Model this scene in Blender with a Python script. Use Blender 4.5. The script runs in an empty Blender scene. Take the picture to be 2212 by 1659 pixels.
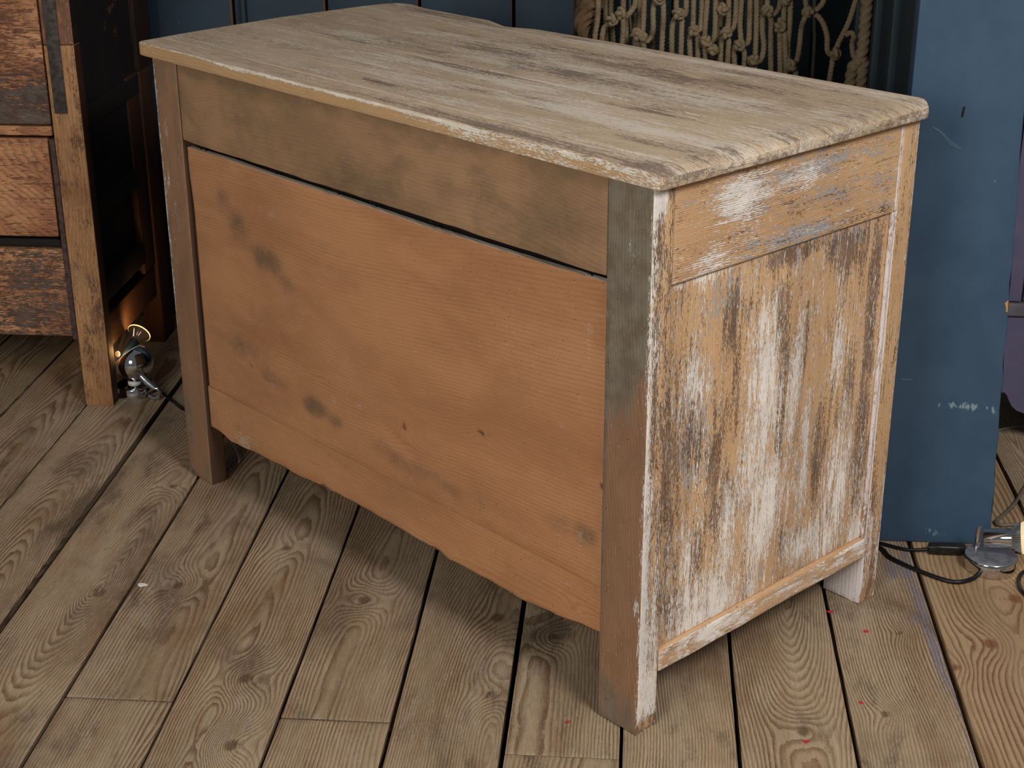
import bpy, math, random
import numpy as np
from mathutils import Vector, Matrix

random.seed(7)
C = bpy.context.scene.collection
sc = bpy.context.scene

# ------------------------------------------------------------------ camera, light, exposure
cam_d = bpy.data.cameras.new('camera')
cam = bpy.data.objects.new('camera', cam_d); C.objects.link(cam)
cam_d.sensor_width = 36.0
cam_d.lens = 3357.4 / 2212 * 36.0
cam_d.clip_start = 0.05
_r = Vector((0.99661134, 0.08215838, -0.00397973)); _u = Vector((-0.02787125, 0.38281791, 0.92340329)); _f = Vector((-0.07738883, 0.92016327, -0.38381053))
cam.matrix_world = Matrix(((_r.x, _u.x, -_f.x, -0.019), (_r.y, _u.y, -_f.y, -1.8015), (_r.z, _u.z, -_f.z, 1.2741), (0, 0, 0, 1)))
sc.camera = cam

world = bpy.data.worlds.new('world'); sc.world = world; world.use_nodes = True
world.node_tree.nodes['Background'].inputs['Color'].default_value = (0.9, 0.95, 1.0, 1)
world.node_tree.nodes['Background'].inputs['Strength'].default_value = 0.11

def area(name, loc, target, size, power, col=(1, 1, 1)):
    l = bpy.data.lights.new(name, 'AREA'); l.shape = 'DISK'; l.size = size; l.energy = power; l.color = col
    o = bpy.data.objects.new(name, l); C.objects.link(o); o.location = loc
    d = Vector(target) - Vector(loc)
    o.rotation_euler = d.to_track_quat('-Z', 'Y').to_euler()
    return o
area('softbox_left', (-1.25, -2.5, 1.75), (-0.3, 0.5, 0.3), 1.15, 48, (1, 0.97, 0.93))
area('softbox_right', (1.35, -1.65, 2.5), (0.2, 0.4, 0.4), 0.9, 58, (1, 0.97, 0.93))

sc.view_settings.view_transform = 'Standard'
sc.view_settings.look = 'None'
sc.view_settings.gamma = 1.0
sc.view_settings.use_curve_mapping = False
sc.view_settings.exposure = 0.0

# ------------------------------------------------------------------ numpy value noise
def _h(ix, iy, iz, seed):
    n = (ix * 374761393 + iy * 668265263 + iz * 2147483647 + seed * 1274126177) & 0xffffffff
    n = ((n ^ (n >> 13)) * 1274126177) & 0xffffffff
    n = n ^ (n >> 16)
    return (n & 0xffff) / 65535.0
def vn(x, y, z=0.0, seed=0):
    x, y, z = np.broadcast_arrays(np.asarray(x, float), np.asarray(y, float), np.asarray(z, float))
    xi, yi, zi = (np.floor(a).astype(np.int64) for a in (x, y, z))
    fx, fy, fz = x - xi, y - yi, z - zi
    fx, fy, fz = (t * t * (3 - 2 * t) for t in (fx, fy, fz))
    r = 0
    for dx in (0, 1):
        for dy in (0, 1):
            for dz in (0, 1):
                w = (fx if dx else 1 - fx) * (fy if dy else 1 - fy) * (fz if dz else 1 - fz)
                r = r + w * _h(xi + dx, yi + dy, zi + dz, seed)
    return r
def fbm(x, y, z=0.0, seed=0, o=3):
    s = 0; a = 1; t = 0
    for i in range(o):
        s = s + a * vn(np.asarray(x) * 2 ** i, np.asarray(y) * 2 ** i, np.asarray(z) * 2 ** i, seed + i * 17); t += a; a *= 0.5
    return s / t
def blobs(u, v, lst):
    s = np.zeros_like(u)
    for (bu, bv, ru, rv, a) in lst:
        s = np.maximum(s, a * np.exp(-(((u - bu) / ru) ** 2 + ((v - bv) / rv) ** 2) ** 1.3)) if a > 0 else s + a * np.exp(-(((u - bu) / ru) ** 2 + ((v - bv) / rv) ** 2))
    return s
def sstep(a, b, x):
    t = np.clip((x - a) / (b - a), 0, 1); return t * t * (3 - 2 * t)

# ------------------------------------------------------------------ material helpers
def lin(c):
    o = []
    for v in c[:3]:
        v = v / 255.0
        o.append(v / 12.92 if v <= 0.04045 else ((v + 0.055) / 1.055) ** 2.4)
    return (o[0], o[1], o[2], 1.0)

class NM:
    def __init__(s, name):
        s.m = bpy.data.materials.new(name); s.m.use_nodes = True
        s.nt = s.m.node_tree; s.b = s.nt.nodes['Principled BSDF']
    def n(s, t): return s.nt.nodes.new(t)
    def l(s, a, b): s.nt.links.new(a, b)
    def setin(s, sock, v):
        if hasattr(v, 'links') or isinstance(v, bpy.types.NodeSocket): s.l(v, sock)
        else: sock.default_value = v
    def attr(s, name, vec=False):
        n = s.n('ShaderNodeAttribute'); n.attribute_name = name
        return n.outputs['Vector' if vec else 'Fac']
    def gc(s): return s.attr('gc', True)
    def vmul(s, v, k):
        n = s.n('ShaderNodeVectorMath'); n.operation = 'MULTIPLY'; s.l(v, n.inputs[0]); n.inputs[1].default_value = k
        return n.outputs[0]
    def noise(s, vec, scale=1.0, detail=3.0, rough=0.55, dist=0.0):
        n = s.n('ShaderNodeTexNoise'); s.l(vec, n.inputs['Vector'])
        n.inputs['Scale'].default_value = scale; n.inputs['Detail'].default_value = detail
        n.inputs['Roughness'].default_value = rough; n.inputs['Distortion'].default_value = dist
        return n.outputs['Fac']
    def math(s, op, a, b=0.0, c=0.0, clamp=False):
        n = s.n('ShaderNodeMath'); n.operation = op; n.use_clamp = clamp
        s.setin(n.inputs[0], a); s.setin(n.inputs[1], b); s.setin(n.inputs[2], c)
        return n.outputs[0]
    def mr(s, v, a, b, c=0.0, d=1.0, smooth=True):
        n = s.n('ShaderNodeMapRange'); n.interpolation_type = 'SMOOTHSTEP' if smooth else 'LINEAR'
        s.l(v, n.inputs['Value']); s.setin(n.inputs['From Min'], a); s.setin(n.inputs['From Max'], b)
        n.inputs['To Min'].default_value = c; n.inputs['To Max'].default_value = d
        return n.outputs['Result']
    def mix(s, f, a, b):
        n = s.n('ShaderNodeMix'); n.data_type = 'RGBA'
        s.setin(n.inputs[0], f); s.setin(n.inputs[6], a); s.setin(n.inputs[7], b)
        return n.outputs[2]
    def ramp(s, f, stops):
        n = s.n('ShaderNodeValToRGB'); s.l(f, n.inputs[0])
        e = n.color_ramp.elements
        while len(e) < len(stops): e.new(0.5)
        for i, (p, c) in enumerate(stops):
            e[i].position = p; e[i].color = c if len(c) == 4 else lin(c)
        return n.outputs[0]
    def bump(s, h, dist=0.001, strength=1.0, nrm=None):
        n = s.n('ShaderNodeBump'); s.l(h, n.inputs['Height']); n.inputs['Distance'].default_value = dist; n.inputs['Strength'].default_value = strength
        if nrm is not None: s.l(nrm, n.inputs['Normal'])
        return n.outputs[0]
    def out(s, col=None, rough=0.8, nrm=None, metal=0.0, spec=0.3):
        if col is not None: s.setin(s.b.inputs['Base Color'], col)
        s.setin(s.b.inputs['Roughness'], rough); s.setin(s.b.inputs['Metallic'], metal)
        s.b.inputs['Specular IOR Level'].default_value = spec
        if nrm is not None: s.l(nrm, s.b.inputs['Normal'])
        return s.m

def wood(name, light, dark, light2=None, freq=230, ringwob=0.35, lineK=0.6, knotcol=(80, 52, 35), blotch=(80, 68, 55), blotchK=0.5,
         fiber=0.35, rough=0.8, bumpd=0.0012, worm=False, overlays=(), speck=0.0, perobj=0.0, sharp=0.5, scratch=0.0):
    """Sawn softwood: growth rings from the 'ring' attribute, fibres, blotches, knots, then worn coats of paint or dirt."""
    M = NM(name); gc = M.gc()
    fib1 = M.noise(M.vmul(gc, (14, 420, 420)), 1, 2.5, 0.6)
    fib2 = M.noise(M.vmul(gc, (40, 1300, 1300)), 1, 2, 0.6)
    iso = M.noise(gc, 260, 3, 0.6)
    big = M.noise(M.vmul(gc, (3.2, 9, 9)), 1, 4, 0.6, 0.3)
    wob = M.noise(M.vmul(gc, (9, 60, 60)), 1, 3, 0.55)
    ring = M.attr('ring')
    rv = M.math('MULTIPLY', ring, freq)
    rv = M.math('ADD', rv, M.math('MULTIPLY', wob, ringwob * 4))
    rv = M.math('ADD', rv, M.math('MULTIPLY', iso, 0.18))
    fr = M.math('FRACT', rv)
    line = M.math('MULTIPLY', M.mr(fr, 0.5 - sharp * 0.4, 0.86, 0, 1), M.mr(fr, 0.93, 1.0, 1, 0))
    k = M.mr(M.noise(M.vmul(gc, (2.5, 22, 22)), 1, 2), 0.3, 0.7, 0.35, 1.0)
    lk = M.math('MULTIPLY', M.math('MULTIPLY', line, k), lineK)
    base = M.mix(M.mr(big, 0.35, 0.68), lin(light), lin(light2 or light))
    col = M.mix(lk, base, lin(dark))
    col = M.mix(M.math('MULTIPLY', M.mr(fib1, 0.5, 0.78), fiber), col, lin(dark))
    col = M.mix(M.math('MULTIPLY', M.mr(fib2, 0.5, 0.3), fiber * 0.6), col, lin([min(255, c * 1.25) for c in light]))
    bl = M.noise(M.vmul(gc, (5, 8, 8)), 1, 5, 0.62, 0.6)
    col = M.mix(M.math('MULTIPLY', M.mr(bl, 0.5, 0.72), blotchK), col, lin(blotch))
    kn = M.attr('knot')
    col = M.mix(M.math('MULTIPLY', M.mr(M.math('ADD', kn, M.math('MULTIPLY', iso, 0.25)), 0.35, 0.75), 0.8), col, lin(knotcol))
    h = M.math('ADD', M.math('MULTIPLY', line, 0.35), M.math('MULTIPLY', fib1, 0.5))
    h = M.math('ADD', h, M.math('MULTIPLY', iso, 0.25))
    for ov in overlays:
        a = M.attr(ov['attr']) if 'attr' in ov else None
        st = M.noise(M.vmul(gc, ov.get('streak', (10, 90, 90))), 1, ov.get('detail', 5), 0.65, 0.2)
        fi = M.noise(M.vmul(gc, ov.get('fine', (120, 700, 700))), 1, 3, 0.7)
        # macro field + streaks + fine break-up, cut at a threshold
        v = M.math('ADD', M.math('MULTIPLY', M.math('SUBTRACT', st, 0.5), ov.get('gs', 2.0)), M.math('MULTIPLY', M.math('SUBTRACT', fi, 0.5), ov.get('gf', 2.5)))
        if a is not None: v = M.math('ADD', v, a)
        if 'rub' in ov: v = M.math('SUBTRACT', v, M.math('MULTIPLY', line, ov['rub']))
        t, so = ov.get('cut', 0.62), ov.get('soft', 0.05) * 0.8
        m = M.mr(v, t - so, t + so)
        m = M.math('MULTIPLY', m, ov.get('op', 0.9))
        c = lin(ov['col'])
        if 'col2' in ov: c = M.mix(M.mr(M.noise(gc, 35, 4), 0.35, 0.65), lin(ov['col']), lin(ov['col2']))
        col = M.mix(m, col, c)
        h = M.math('ADD', h, M.math('MULTIPLY', m, ov.get('h', 0.3)))
    if worm:
        v = M.n('ShaderNodeTexVoronoi'); M.l(gc, v.inputs['Vector']); v.inputs['Scale'].default_value = 105
        d = M.mr(v.outputs['Distance'], 0.06, 0.095, 1, 0)
        sp = M.n('ShaderNodeSeparateColor'); M.l(v.outputs['Color'], sp.inputs[0])
        on = M.math('LESS_THAN', sp.outputs[0], M.math('MULTIPLY', M.attr('w'), 2.2))
        d = M.math('MULTIPLY', d, on)
        v3 = M.n('ShaderNodeTexVoronoi'); M.l(gc, v3.inputs['Vector']); v3.inputs['Scale'].default_value = 190
        s3 = M.n('ShaderNodeSeparateColor'); M.l(v3.outputs['Color'], s3.inputs[0])
        d3 = M.math('MULTIPLY', M.mr(v3.outputs['Distance'], 0.09, 0.14, 1, 0), M.math('LESS_THAN', s3.outputs[1], M.math('MULTIPLY', M.attr('w'), 2.0)))
        d = M.math('MAXIMUM', d, d3)
        col = M.mix(d, col, lin((22, 14, 9)))
        h = M.math('SUBTRACT', h, M.math('MULTIPLY', d, 1.5))
    if speck:
        sp2 = M.noise(gc, 430, 1, 0.5)
        col = M.mix(M.math('MULTIPLY', M.mr(sp2, 0.7, 0.76), speck), col, lin((200, 192, 176)))
        sp3 = M.noise(gc, 600, 1, 0.5)
        col = M.mix(M.math('MULTIPLY', M.mr(sp3, 0.68, 0.76), speck), col, lin((52, 40, 30)))
    if scratch:
        s1 = M.noise(M.vmul(gc, (60, 900, 900)), 1, 1, 0.4, 1.2)
        s2 = M.noise(gc, 9, 2)
        col = M.mix(M.math('MULTIPLY', M.math('MULTIPLY', M.mr(s1, 0.69, 0.72), M.mr(s2, 0.5, 0.6)), scratch), col, lin((205, 165, 120)))
    if perobj:
        oi = M.n('ShaderNodeObjectInfo'); hs = M.n('ShaderNodeHueSaturation')
        hs.inputs['Saturation'].default_value = 1.0
        M.l(M.mr(oi.outputs['Random'], 0, 1, 1 - perobj, 1 + perobj, False), hs.inputs['Value']); M.l(col, hs.inputs['Color'])
        col = hs.outputs[0]
    return M.out(col, rough, M.bump(h, bumpd))

def plain(name, col, rough=0.6, metal=0.0, col2=None, scale=60, bumpd=0.0, spec=0.4):
    M = NM(name); tc = M.n('ShaderNodeTexCoord').outputs['Object']
    c = lin(col); nrm = None
    nz = M.noise(tc, scale, 4, 0.6)
    if col2: c = M.mix(M.mr(nz, 0.38, 0.64), lin(col), lin(col2))
    if bumpd: nrm = M.bump(nz, bumpd)
    return M.out(c, rough, nrm, metal, spec)

# ------------------------------------------------------------------ geometry helpers
def tag(o, label=None, cat=None, group=None, kind=None):
    if label: o['label'] = label
    if cat: o['category'] = cat
    if group: o['group'] = group
    if kind: o['kind'] = kind
    return o
def empty(name, loc=(0, 0, 0), rz=0.0, **k):
    o = bpy.data.objects.new(name, None); C.objects.link(o); o.location = loc; o.rotation_euler = (0, 0, rz); o.empty_display_size = 0.05
    return tag(o, **k)

def mesh_obj(name, V, F, mats, parent=None, smooth=True, angle=35, attrs=None, mi=None):
    me = bpy.data.meshes.new(name); me.from_pydata([tuple(v) for v in V], [], [tuple(f) for f in F])
    for m in (mats if isinstance(mats, (list, tuple)) else [mats]): me.materials.append(m)
    if mi is not None: me.polygons.foreach_set('material_index', np.asarray(mi, dtype=np.int32))
    if attrs:
        for k, a in attrs.items():
            a = np.asarray(a, dtype=np.float32)
            if a.ndim == 2:
                t = me.attributes.new(k, 'FLOAT_VECTOR', 'POINT'); t.data.foreach_set('vector', a.ravel())
            else:
                t = me.attributes.new(k, 'FLOAT', 'POINT'); t.data.foreach_set('value', a)
    if smooth:
        me.polygons.foreach_set('use_smooth', np.ones(len(me.polygons), dtype=bool))
        me.set_sharp_from_angle(angle=math.radians(angle))
    me.update()
    o = bpy.data.objects.new(name, me); C.objects.link(o)
    if parent is not None: o.parent = parent
    return o

AX = {'x': 0, 'y': 1, 'z': 2}
_seedc = [0]
def gridbox(name, lo, hi, mats, parent=None, grain='x', cell=0.02, fine=('-y',), bev=0.002, fields=None, warp=None, matfn=None, seed=None, coarse=0.12, ringp=None, knots=(), across=None):
    """A timber with rounded arrises; faces listed in `fine` carry a fine grid. Attributes are evaluated per face."""
    lo = np.array(lo, float); hi = np.array(hi, float)
    if seed is None: _seedc[0] += 1; seed = _seedc[0]
    V = []; F = []; A = {}; MI = []; base = 0
    g = AX[grain]; oth = [i for i in (0, 1, 2) if i != g]
    if across is not None: oth = [AX[across]] + [i for i in oth if i != AX[across]]
    for ax in (0, 1, 2):
        for sgn in (-1, 1):
            key = ('-' if sgn < 0 else '+') + 'xyz'[ax]
            a1, a2 = [(1, 2), (2, 0), (0, 1)][ax]
            cs = cell if key in fine else coarse
            def lines(k):
                w = hi[k] - lo[k]; b = min(bev, w * 0.3)
                n = max(1, int(round((w - 2 * b) / cs)))
                return np.concatenate([[lo[k], lo[k] + b * 0.35], np.linspace(lo[k] + b, hi[k] - b, n + 1), [hi[k] - b * 0.35, hi[k]]])
            L1, L2 = lines(a1), lines(a2)
            G1, G2 = np.meshgrid(L1, L2, indexing='ij')
            P = np.zeros((G1.size, 3)); P[:, a1] = G1.ravel(); P[:, a2] = G2.ravel(); P[:, ax] = hi[ax] if sgn > 0 else lo[ax]
            P0 = P.copy()
            bb = np.minimum(bev, (hi - lo) * 0.3)
            inner = np.clip(P, lo + bb, hi - bb); d = P - inner
            ln = np.linalg.norm(d / bb, axis=1)
            P = inner + d / np.maximum(ln, 1e-9)[:, None]
            nrm = np.zeros(3); nrm[ax] = sgn
            flds = {}
            if ringp is not None:
                a0, b0, slope, L0 = ringp
                L = P0[:, g]; X = P0[:, oth[0]]; Z = P0[:, oth[1]]
                w1 = (fbm(L * 1.6, seed * 3.1, 0, seed) - 0.5) * 0.05
                w2 = (fbm(L * 1.1, seed * 1.7, 5, seed + 5) - 0.5) * 0.07 + slope * (L - L0)
                r = np.sqrt((X - a0 - w1) ** 2 + (Z - b0 + w2) ** 2)
                r = r + (fbm(L * 4, X * 18, Z * 18, seed + 9) - 0.5) * 0.010
                kk = np.zeros(len(L))
                for (kl, kx, s, amp) in knots:
                    rho2 = ((L - kl) / 1.35) ** 2 + (X - kx) ** 2
                    r = r + amp * np.exp(-rho2 / (s * s) / 2.0)
                    kk = np.maximum(kk, 1 - np.sqrt(rho2) / (s * 0.62))
                flds['ring'] = r; flds['knot'] = np.clip(kk, 0, 1)
            if fields: flds.update(fields(P0, key))
            gcv = np.stack([P0[:, g], P0[:, oth[0]], P0[:, oth[1]]], 1) + np.array([seed * 1.37, seed * 0.77, seed * 0.31])
            flds['gc'] = gcv
            if warp: P = warp(P, P0, key)
            n1, n2 = len(L1), len(L2)
            idx = np.arange(n1 * n2).reshape(n1, n2) + base
            q = np.stack([idx[:-1, :-1], idx[1:, :-1], idx[1:, 1:], idx[:-1, 1:]], -1).reshape(-1, 4)
            if sgn < 0: q = q[:, ::-1]
            V.append(P); F.append(q); base += len(P)
            MI += [matfn(key) if matfn else 0] * len(q)
            for k2, a in flds.items(): A.setdefault(k2, {})[len(V) - 1] = a
    attrs = {}
    for k2, dct in A.items():
        attrs[k2] = np.concatenate([dct.get(i, np.zeros((len(V[i]), 3)) if k2 == 'gc' else np.zeros(len(V[i]))) for i in range(len(V))])
    return mesh_obj(name, np.concatenate(V), np.concatenate(F), mats, parent, attrs=attrs, mi=MI)

def catmull(pts, step):
    P = [np.array(p, float) for p in pts]
    P = [2 * P[0] - P[1]] + P + [2 * P[-1] - P[-2]]
    out = []
    for i in range(1, len(P) - 2):
        a, b, c, d = P[i - 1], P[i], P[i + 1], P[i + 2]
        n = max(1, int(np.linalg.norm(c - b) / step))
        for k in range(n):
            t = k / n
            out.append(0.5 * ((2 * b) + (-a + c) * t + (2 * a - 5 * b + 4 * c - d) * t * t + (-a + 3 * b - 3 * c + d) * t ** 3))
    out.append(P[-2]); return np.array(out)

def sweep(pts, rad, sides=10, strands=0, lay=0.03, step=0.004, closed=False, smoothpts=True, caps=True):
    S = catmull(pts, step) if smoothpts else np.array(pts, float)
    n = len(S); T = np.gradient(S, axis=0); T /= np.maximum(np.linalg.norm(T, axis=1), 1e-9)[:, None]
    up = np.array([0, 0, 1.0]) if abs(T[0][2]) < 0.9 else np.array([0, 1.0, 0])
    N = np.cross(up, T[0]); N /= np.linalg.norm(N)
    dist = np.concatenate([[0], np.cumsum(np.linalg.norm(np.diff(S, axis=0), axis=1))])
    V = []; F = []
    for i in range(n):
        N = N - T[i] * np.dot(N, T[i]); N /= max(np.linalg.norm(N), 1e-9); B = np.cross(T[i], N)
        r0 = rad[i] if hasattr(rad, '__len__') else rad
        for j in range(sides):
            th = 2 * math.pi * j / sides
            r = r0
            if strands: r = r0 * (0.72 + 0.34 * abs(math.cos(strands / 2 * (th - dist[i] / lay * 2 * math.pi))))
            V.append(S[i] + (N * math.cos(th) + B * math.sin(th)) * r)
    for i in range(n - 1):
        for j in range(sides):
            a = i * sides + j; b = i * sides + (j + 1) % sides
            F.append((a, b, b + sides, a + sides))
    if caps:
        F.append(tuple(range(sides - 1, -1, -1))); F.append(tuple((n - 1) * sides + j for j in range(sides)))
    return V, F
def tube(name, pts, rad, mat, parent=None, **k):
    V, F = sweep(pts, rad, **k); return mesh_obj(name, V, F, mat, parent, angle=60)

def lathe(name, prof, mat, parent=None, seg=40, axis=(0, 0, 1), loc=(0, 0, 0), angle=40, flute=0.0):
    """prof: list of (radius, height); spun round `axis` at loc."""
    ax = Vector(axis).normalized(); q = Vector((0, 0, 1)).rotation_difference(ax)
    V = []; F = []
    for (r, h) in prof:
        for j in range(seg):
            t = 2 * math.pi * j / seg
            rr = r * (1 - flute * (j % 2))
            V.append(q @ Vector((rr * math.cos(t), rr * math.sin(t), h)) + Vector(loc))
    for i in range(len(prof) - 1):
        for j in range(seg):
            a = i * seg + j; b = i * seg + (j + 1) % seg
            F.append((a, b, b + seg, a + seg))
    if prof[0][0] > 1e-5: F.append(tuple(range(seg - 1, -1, -1)))
    if prof[-1][0] > 1e-5: F.append(tuple((len(prof) - 1) * seg + j for j in range(seg)))
    return mesh_obj(name, V, F, mat, parent, angle=angle)

# ------------------------------------------------------------------ materials
MAT = {}
MAT['floor'] = wood('floor_pine', (178, 157, 129), (104, 73, 51), light2=(152, 130, 102), freq=235, lineK=0.95, ringwob=0.25, blotch=(84, 72, 60), blotchK=0.55, fiber=0.45,
                    knotcol=(92, 66, 48), rough=0.72, bumpd=0.0016, speck=0.5, perobj=0.10, sharp=0.6, scratch=0.25,
                    overlays=[dict(col=(132, 90, 56), streak=(4, 14, 14), cut=.18, soft=.25, op=.35, gf=.5, h=0.0),
                              dict(attr='a', col=(178, 166, 148), streak=(16, 80, 80), cut=.62, soft=0.12, op=0.6, h=0.1),
                              dict(attr='b', col=(64, 52, 42), streak=(9, 26, 26), cut=.55, soft=0.3, op=0.6, gf=1.0, h=0.0),
                              dict(attr='c', col=(120, 115, 132), streak=(10, 60, 60), thr=0.9, soft=0.08, op=0.75, k=0.6, h=0.1)])
MAT['floor_orange'] = wood('floor_pine_fresh', (176, 150, 116), (112, 70, 44), light2=(160, 132, 100), freq=120, lineK=0.85, ringwob=0.25, blotch=(120, 92, 66), blotchK=0.4, fiber=0.35,
                    knotcol=(120, 74, 50), rough=0.7, bumpd=0.0016, speck=0.3, sharp=0.3)
MAT['subfloor'] = plain('subfloor_dirt', (12, 10, 8), 0.95, col2=(26, 21, 17), scale=30)
TAN = (216, 177, 135)
WHITE = (250, 242, 233)
BROWN = (108, 84, 68)
side_ov = [dict(attr='c', col=(166, 168, 172), streak=(26, 90, 90), fine=(180, 500, 500), thr=1.02, soft=0.03, k=0.55, op=0.9, h=0.25, fk=0.5),
           dict(attr='b', rub=-.12, col=BROWN, col2=(132, 108, 92), streak=(14, 110, 110), fine=(150, 620, 620), thr=1.0, soft=0.035, k=0.62, op=0.92, h=0.4, fk=0.5),
           dict(attr='a', rub=.25, col=WHITE, col2=(236, 229, 223), streak=(12, 120, 120), fine=(110, 760, 760), thr=1.0, soft=0.035, k=0.62, op=0.95, h=0.5, fk=0.5)]
MAT['scraped'] = wood('scraped_painted_pine', TAN, (192, 145, 98), light2=(203, 161, 120), freq=420, lineK=0.3, blotch=(186, 138, 92), blotchK=0.4, fiber=0.3,
                      knotcol=(140, 96, 66), rough=0.7, bumpd=0.0009, worm=True, overlays=side_ov)
MAT['top'] = wood('worn_top_pine', (214, 188, 158), (154, 130, 106), light2=(196, 170, 142), freq=300, lineK=0.45, blotch=(160, 138, 110), blotchK=0.5, fiber=0.35,
                  knotcol=(96, 82, 70), rough=0.62, bumpd=0.0008, worm=True,
                  overlays=[dict(attr='a', col=(228, 216, 200), streak=(13, 110, 110), fine=(110, 620, 620), cut=.6, soft=0.22, op=0.82, h=0.2),
                            dict(attr='b', col=(118, 102, 92), col2=(136, 118, 106), streak=(15, 130, 130), fine=(120, 720, 720), cut=.6, soft=0.12, op=0.85, h=0.3)])
MAT['fresh'] = wood('cut_edge_pine', (196, 160, 116), (172, 132, 90), freq=300, lineK=0.3, blotch=(190, 146, 100), blotchK=0.4, fiber=0.2, rough=0.7, bumpd=0.0006, worm=True,
                    overlays=[dict(attr='b', col=(104, 90, 78), streak=(40, 160, 160), fine=(200, 500, 500), thr=1.0, soft=0.06, k=0.55, op=0.85, h=0.2, fk=0.5),
                              dict(attr='a', col=(236, 228, 214), streak=(20, 120, 120), thr=0.95, soft=0.04, k=0.6, op=0.95, h=0.5)])
MAT['rail'] = wood('rail_pine', (168, 132, 97), (128, 96, 68), light2=(148, 117, 86), freq=240, lineK=0.12, blotch=(112, 92, 70), blotchK=0.6, fiber=0.22, knotcol=(72, 50, 34), rough=0.62, bumpd=0.0005, scratch=0.5,
                   worm=True, overlays=[dict(attr='b', col=(108, 89, 70), gs=1.2, gf=.3, cut=.35, streak=(14, 18, 18), soft=0.35, op=0.6, h=0.0)])
MAT['panel'] = wood('orange_pine', (192, 140, 98), (128, 84, 56), light2=(172, 121, 83), freq=170, ringwob=0.2, lineK=0.27, blotch=(168, 120, 82), blotchK=0.5, fiber=0.18, knotcol=(96, 52, 32), rough=0.6, bumpd=0.00015, worm=True, scratch=0.6, sharp=0.3,
                    overlays=[dict(attr='b', col=(98, 84, 66), gs=1.0, gf=.35, cut=.5, streak=(16, 14, 14), soft=0.4, op=0.8, h=0.0),
                              dict(attr='a', col=(190, 178, 160), streak=(30, 60, 60), thr=0.98, soft=0.08, k=0.5, op=0.6, h=0.1)])
MAT['post'] = wood('post_pine', (156, 119, 90), (112, 82, 60), light2=(140, 106, 80), freq=260, lineK=0.18, blotch=(104, 80, 62), blotchK=0.5, fiber=0.3, knotcol=(72, 50, 34), rough=0.6, bumpd=0.0005, worm=True, scratch=0.5,
                   overlays=[dict(attr='b', col=(122, 116, 102), col2=(106, 97, 83), gf=.5, gs=1.3, cut=.5, streak=(8, 46, 46), soft=0.35, k=0.6, op=0.9, h=0.0),
                             dict(attr='a', col=(226, 222, 216), streak=(20, 120, 120), thr=0.99, soft=0.03, k=0.55, op=0.9, h=0.4)])
MAT['whitepaint'] = wood('white_caulk_paint', (226, 216, 212), (190, 180, 178), freq=200, lineK=0.2, blotch=(206, 196, 196), blotchK=0.4, fiber=0.2, rough=0.55, bumpd=0.0006,
                         overlays=[dict(attr='b', col=(150, 112, 80), streak=(30, 120, 120), thr=0.95, soft=0.05, k=0.5, op=0.9, h=-0.3)])
MAT['dust'] = wood('dusty_edge', (188, 178, 160), (140, 124, 104), freq=200, lineK=0.2, rough=0.9)
MAT['cup_front'] = wood('flaking_red_brown_front', (192, 140, 98), (104, 66, 46), light2=(146, 96, 66), freq=250, lineK=0.6, blotch=(120, 66, 44), blotchK=0.6, fiber=0.4, rough=0.6, bumpd=0.0012,
                        overlays=[dict(attr='a', col=(104, 64, 48), col2=(88, 54, 42), streak=(13, 120, 120), fine=(70, 460, 460), thr=0.9, soft=0.05, k=0.55, op=0.85, h=0.4, fk=0.45),
                                  dict(attr='b', col=(74, 60, 54), col2=(88, 80, 74), streak=(16, 100, 100), fine=(80, 420, 420), thr=0.93, soft=0.03, k=0.6, op=0.94, h=0.6, fk=0.45)])
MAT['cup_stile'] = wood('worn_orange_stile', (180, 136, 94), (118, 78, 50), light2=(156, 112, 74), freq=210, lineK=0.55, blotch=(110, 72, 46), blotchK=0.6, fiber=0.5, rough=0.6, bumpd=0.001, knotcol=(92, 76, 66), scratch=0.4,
                        overlays=[dict(attr='b', col=(88, 64, 52), col2=(120, 78, 62), streak=(26, 60, 60), thr=0.95, soft=0.05, k=0.6, op=0.85, h=0.3),
                                  dict(attr='a', col=(166, 152, 136), streak=(50, 90, 90), thr=0.98, soft=0.05, k=0.5, op=0.8, h=0.2)])
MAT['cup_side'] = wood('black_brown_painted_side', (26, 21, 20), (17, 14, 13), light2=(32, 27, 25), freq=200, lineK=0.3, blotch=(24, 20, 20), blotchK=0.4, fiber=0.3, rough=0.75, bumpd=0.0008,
                       overlays=[dict(attr='a', col=(110, 66, 32), streak=(60, 60, 60), fine=(300, 300, 300), thr=0.97, soft=0.05, k=0.6, op=0.9, h=-0.3),
                                 dict(col=(76, 68, 62), streak=(60, 300, 300), fine=(200, 900, 900), thr=0.86, soft=0.03, op=0.5, h=0.0)])
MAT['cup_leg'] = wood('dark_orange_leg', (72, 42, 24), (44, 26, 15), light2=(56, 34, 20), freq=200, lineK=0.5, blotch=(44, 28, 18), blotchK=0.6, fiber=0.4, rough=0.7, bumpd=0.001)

MAT['cup_post'] = wood('dark_red_brown_post', (46, 28, 20), (26, 18, 14), light2=(38, 25, 19), freq=200, lineK=0.4, blotch=(24, 18, 15), blotchK=0.6, fiber=0.4, rough=0.7, bumpd=0.001)

MAT['post_inner_shade'] = wood('post_inner_face_shaded', (84, 58, 40), (56, 38, 26), light2=(70, 48, 33), freq=260, lineK=0.3, blotch=(50, 38, 30), blotchK=0.5, fiber=0.3, rough=0.7, bumpd=0.0005)  # post wood darkened, the groove's shade put into its colour

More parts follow.
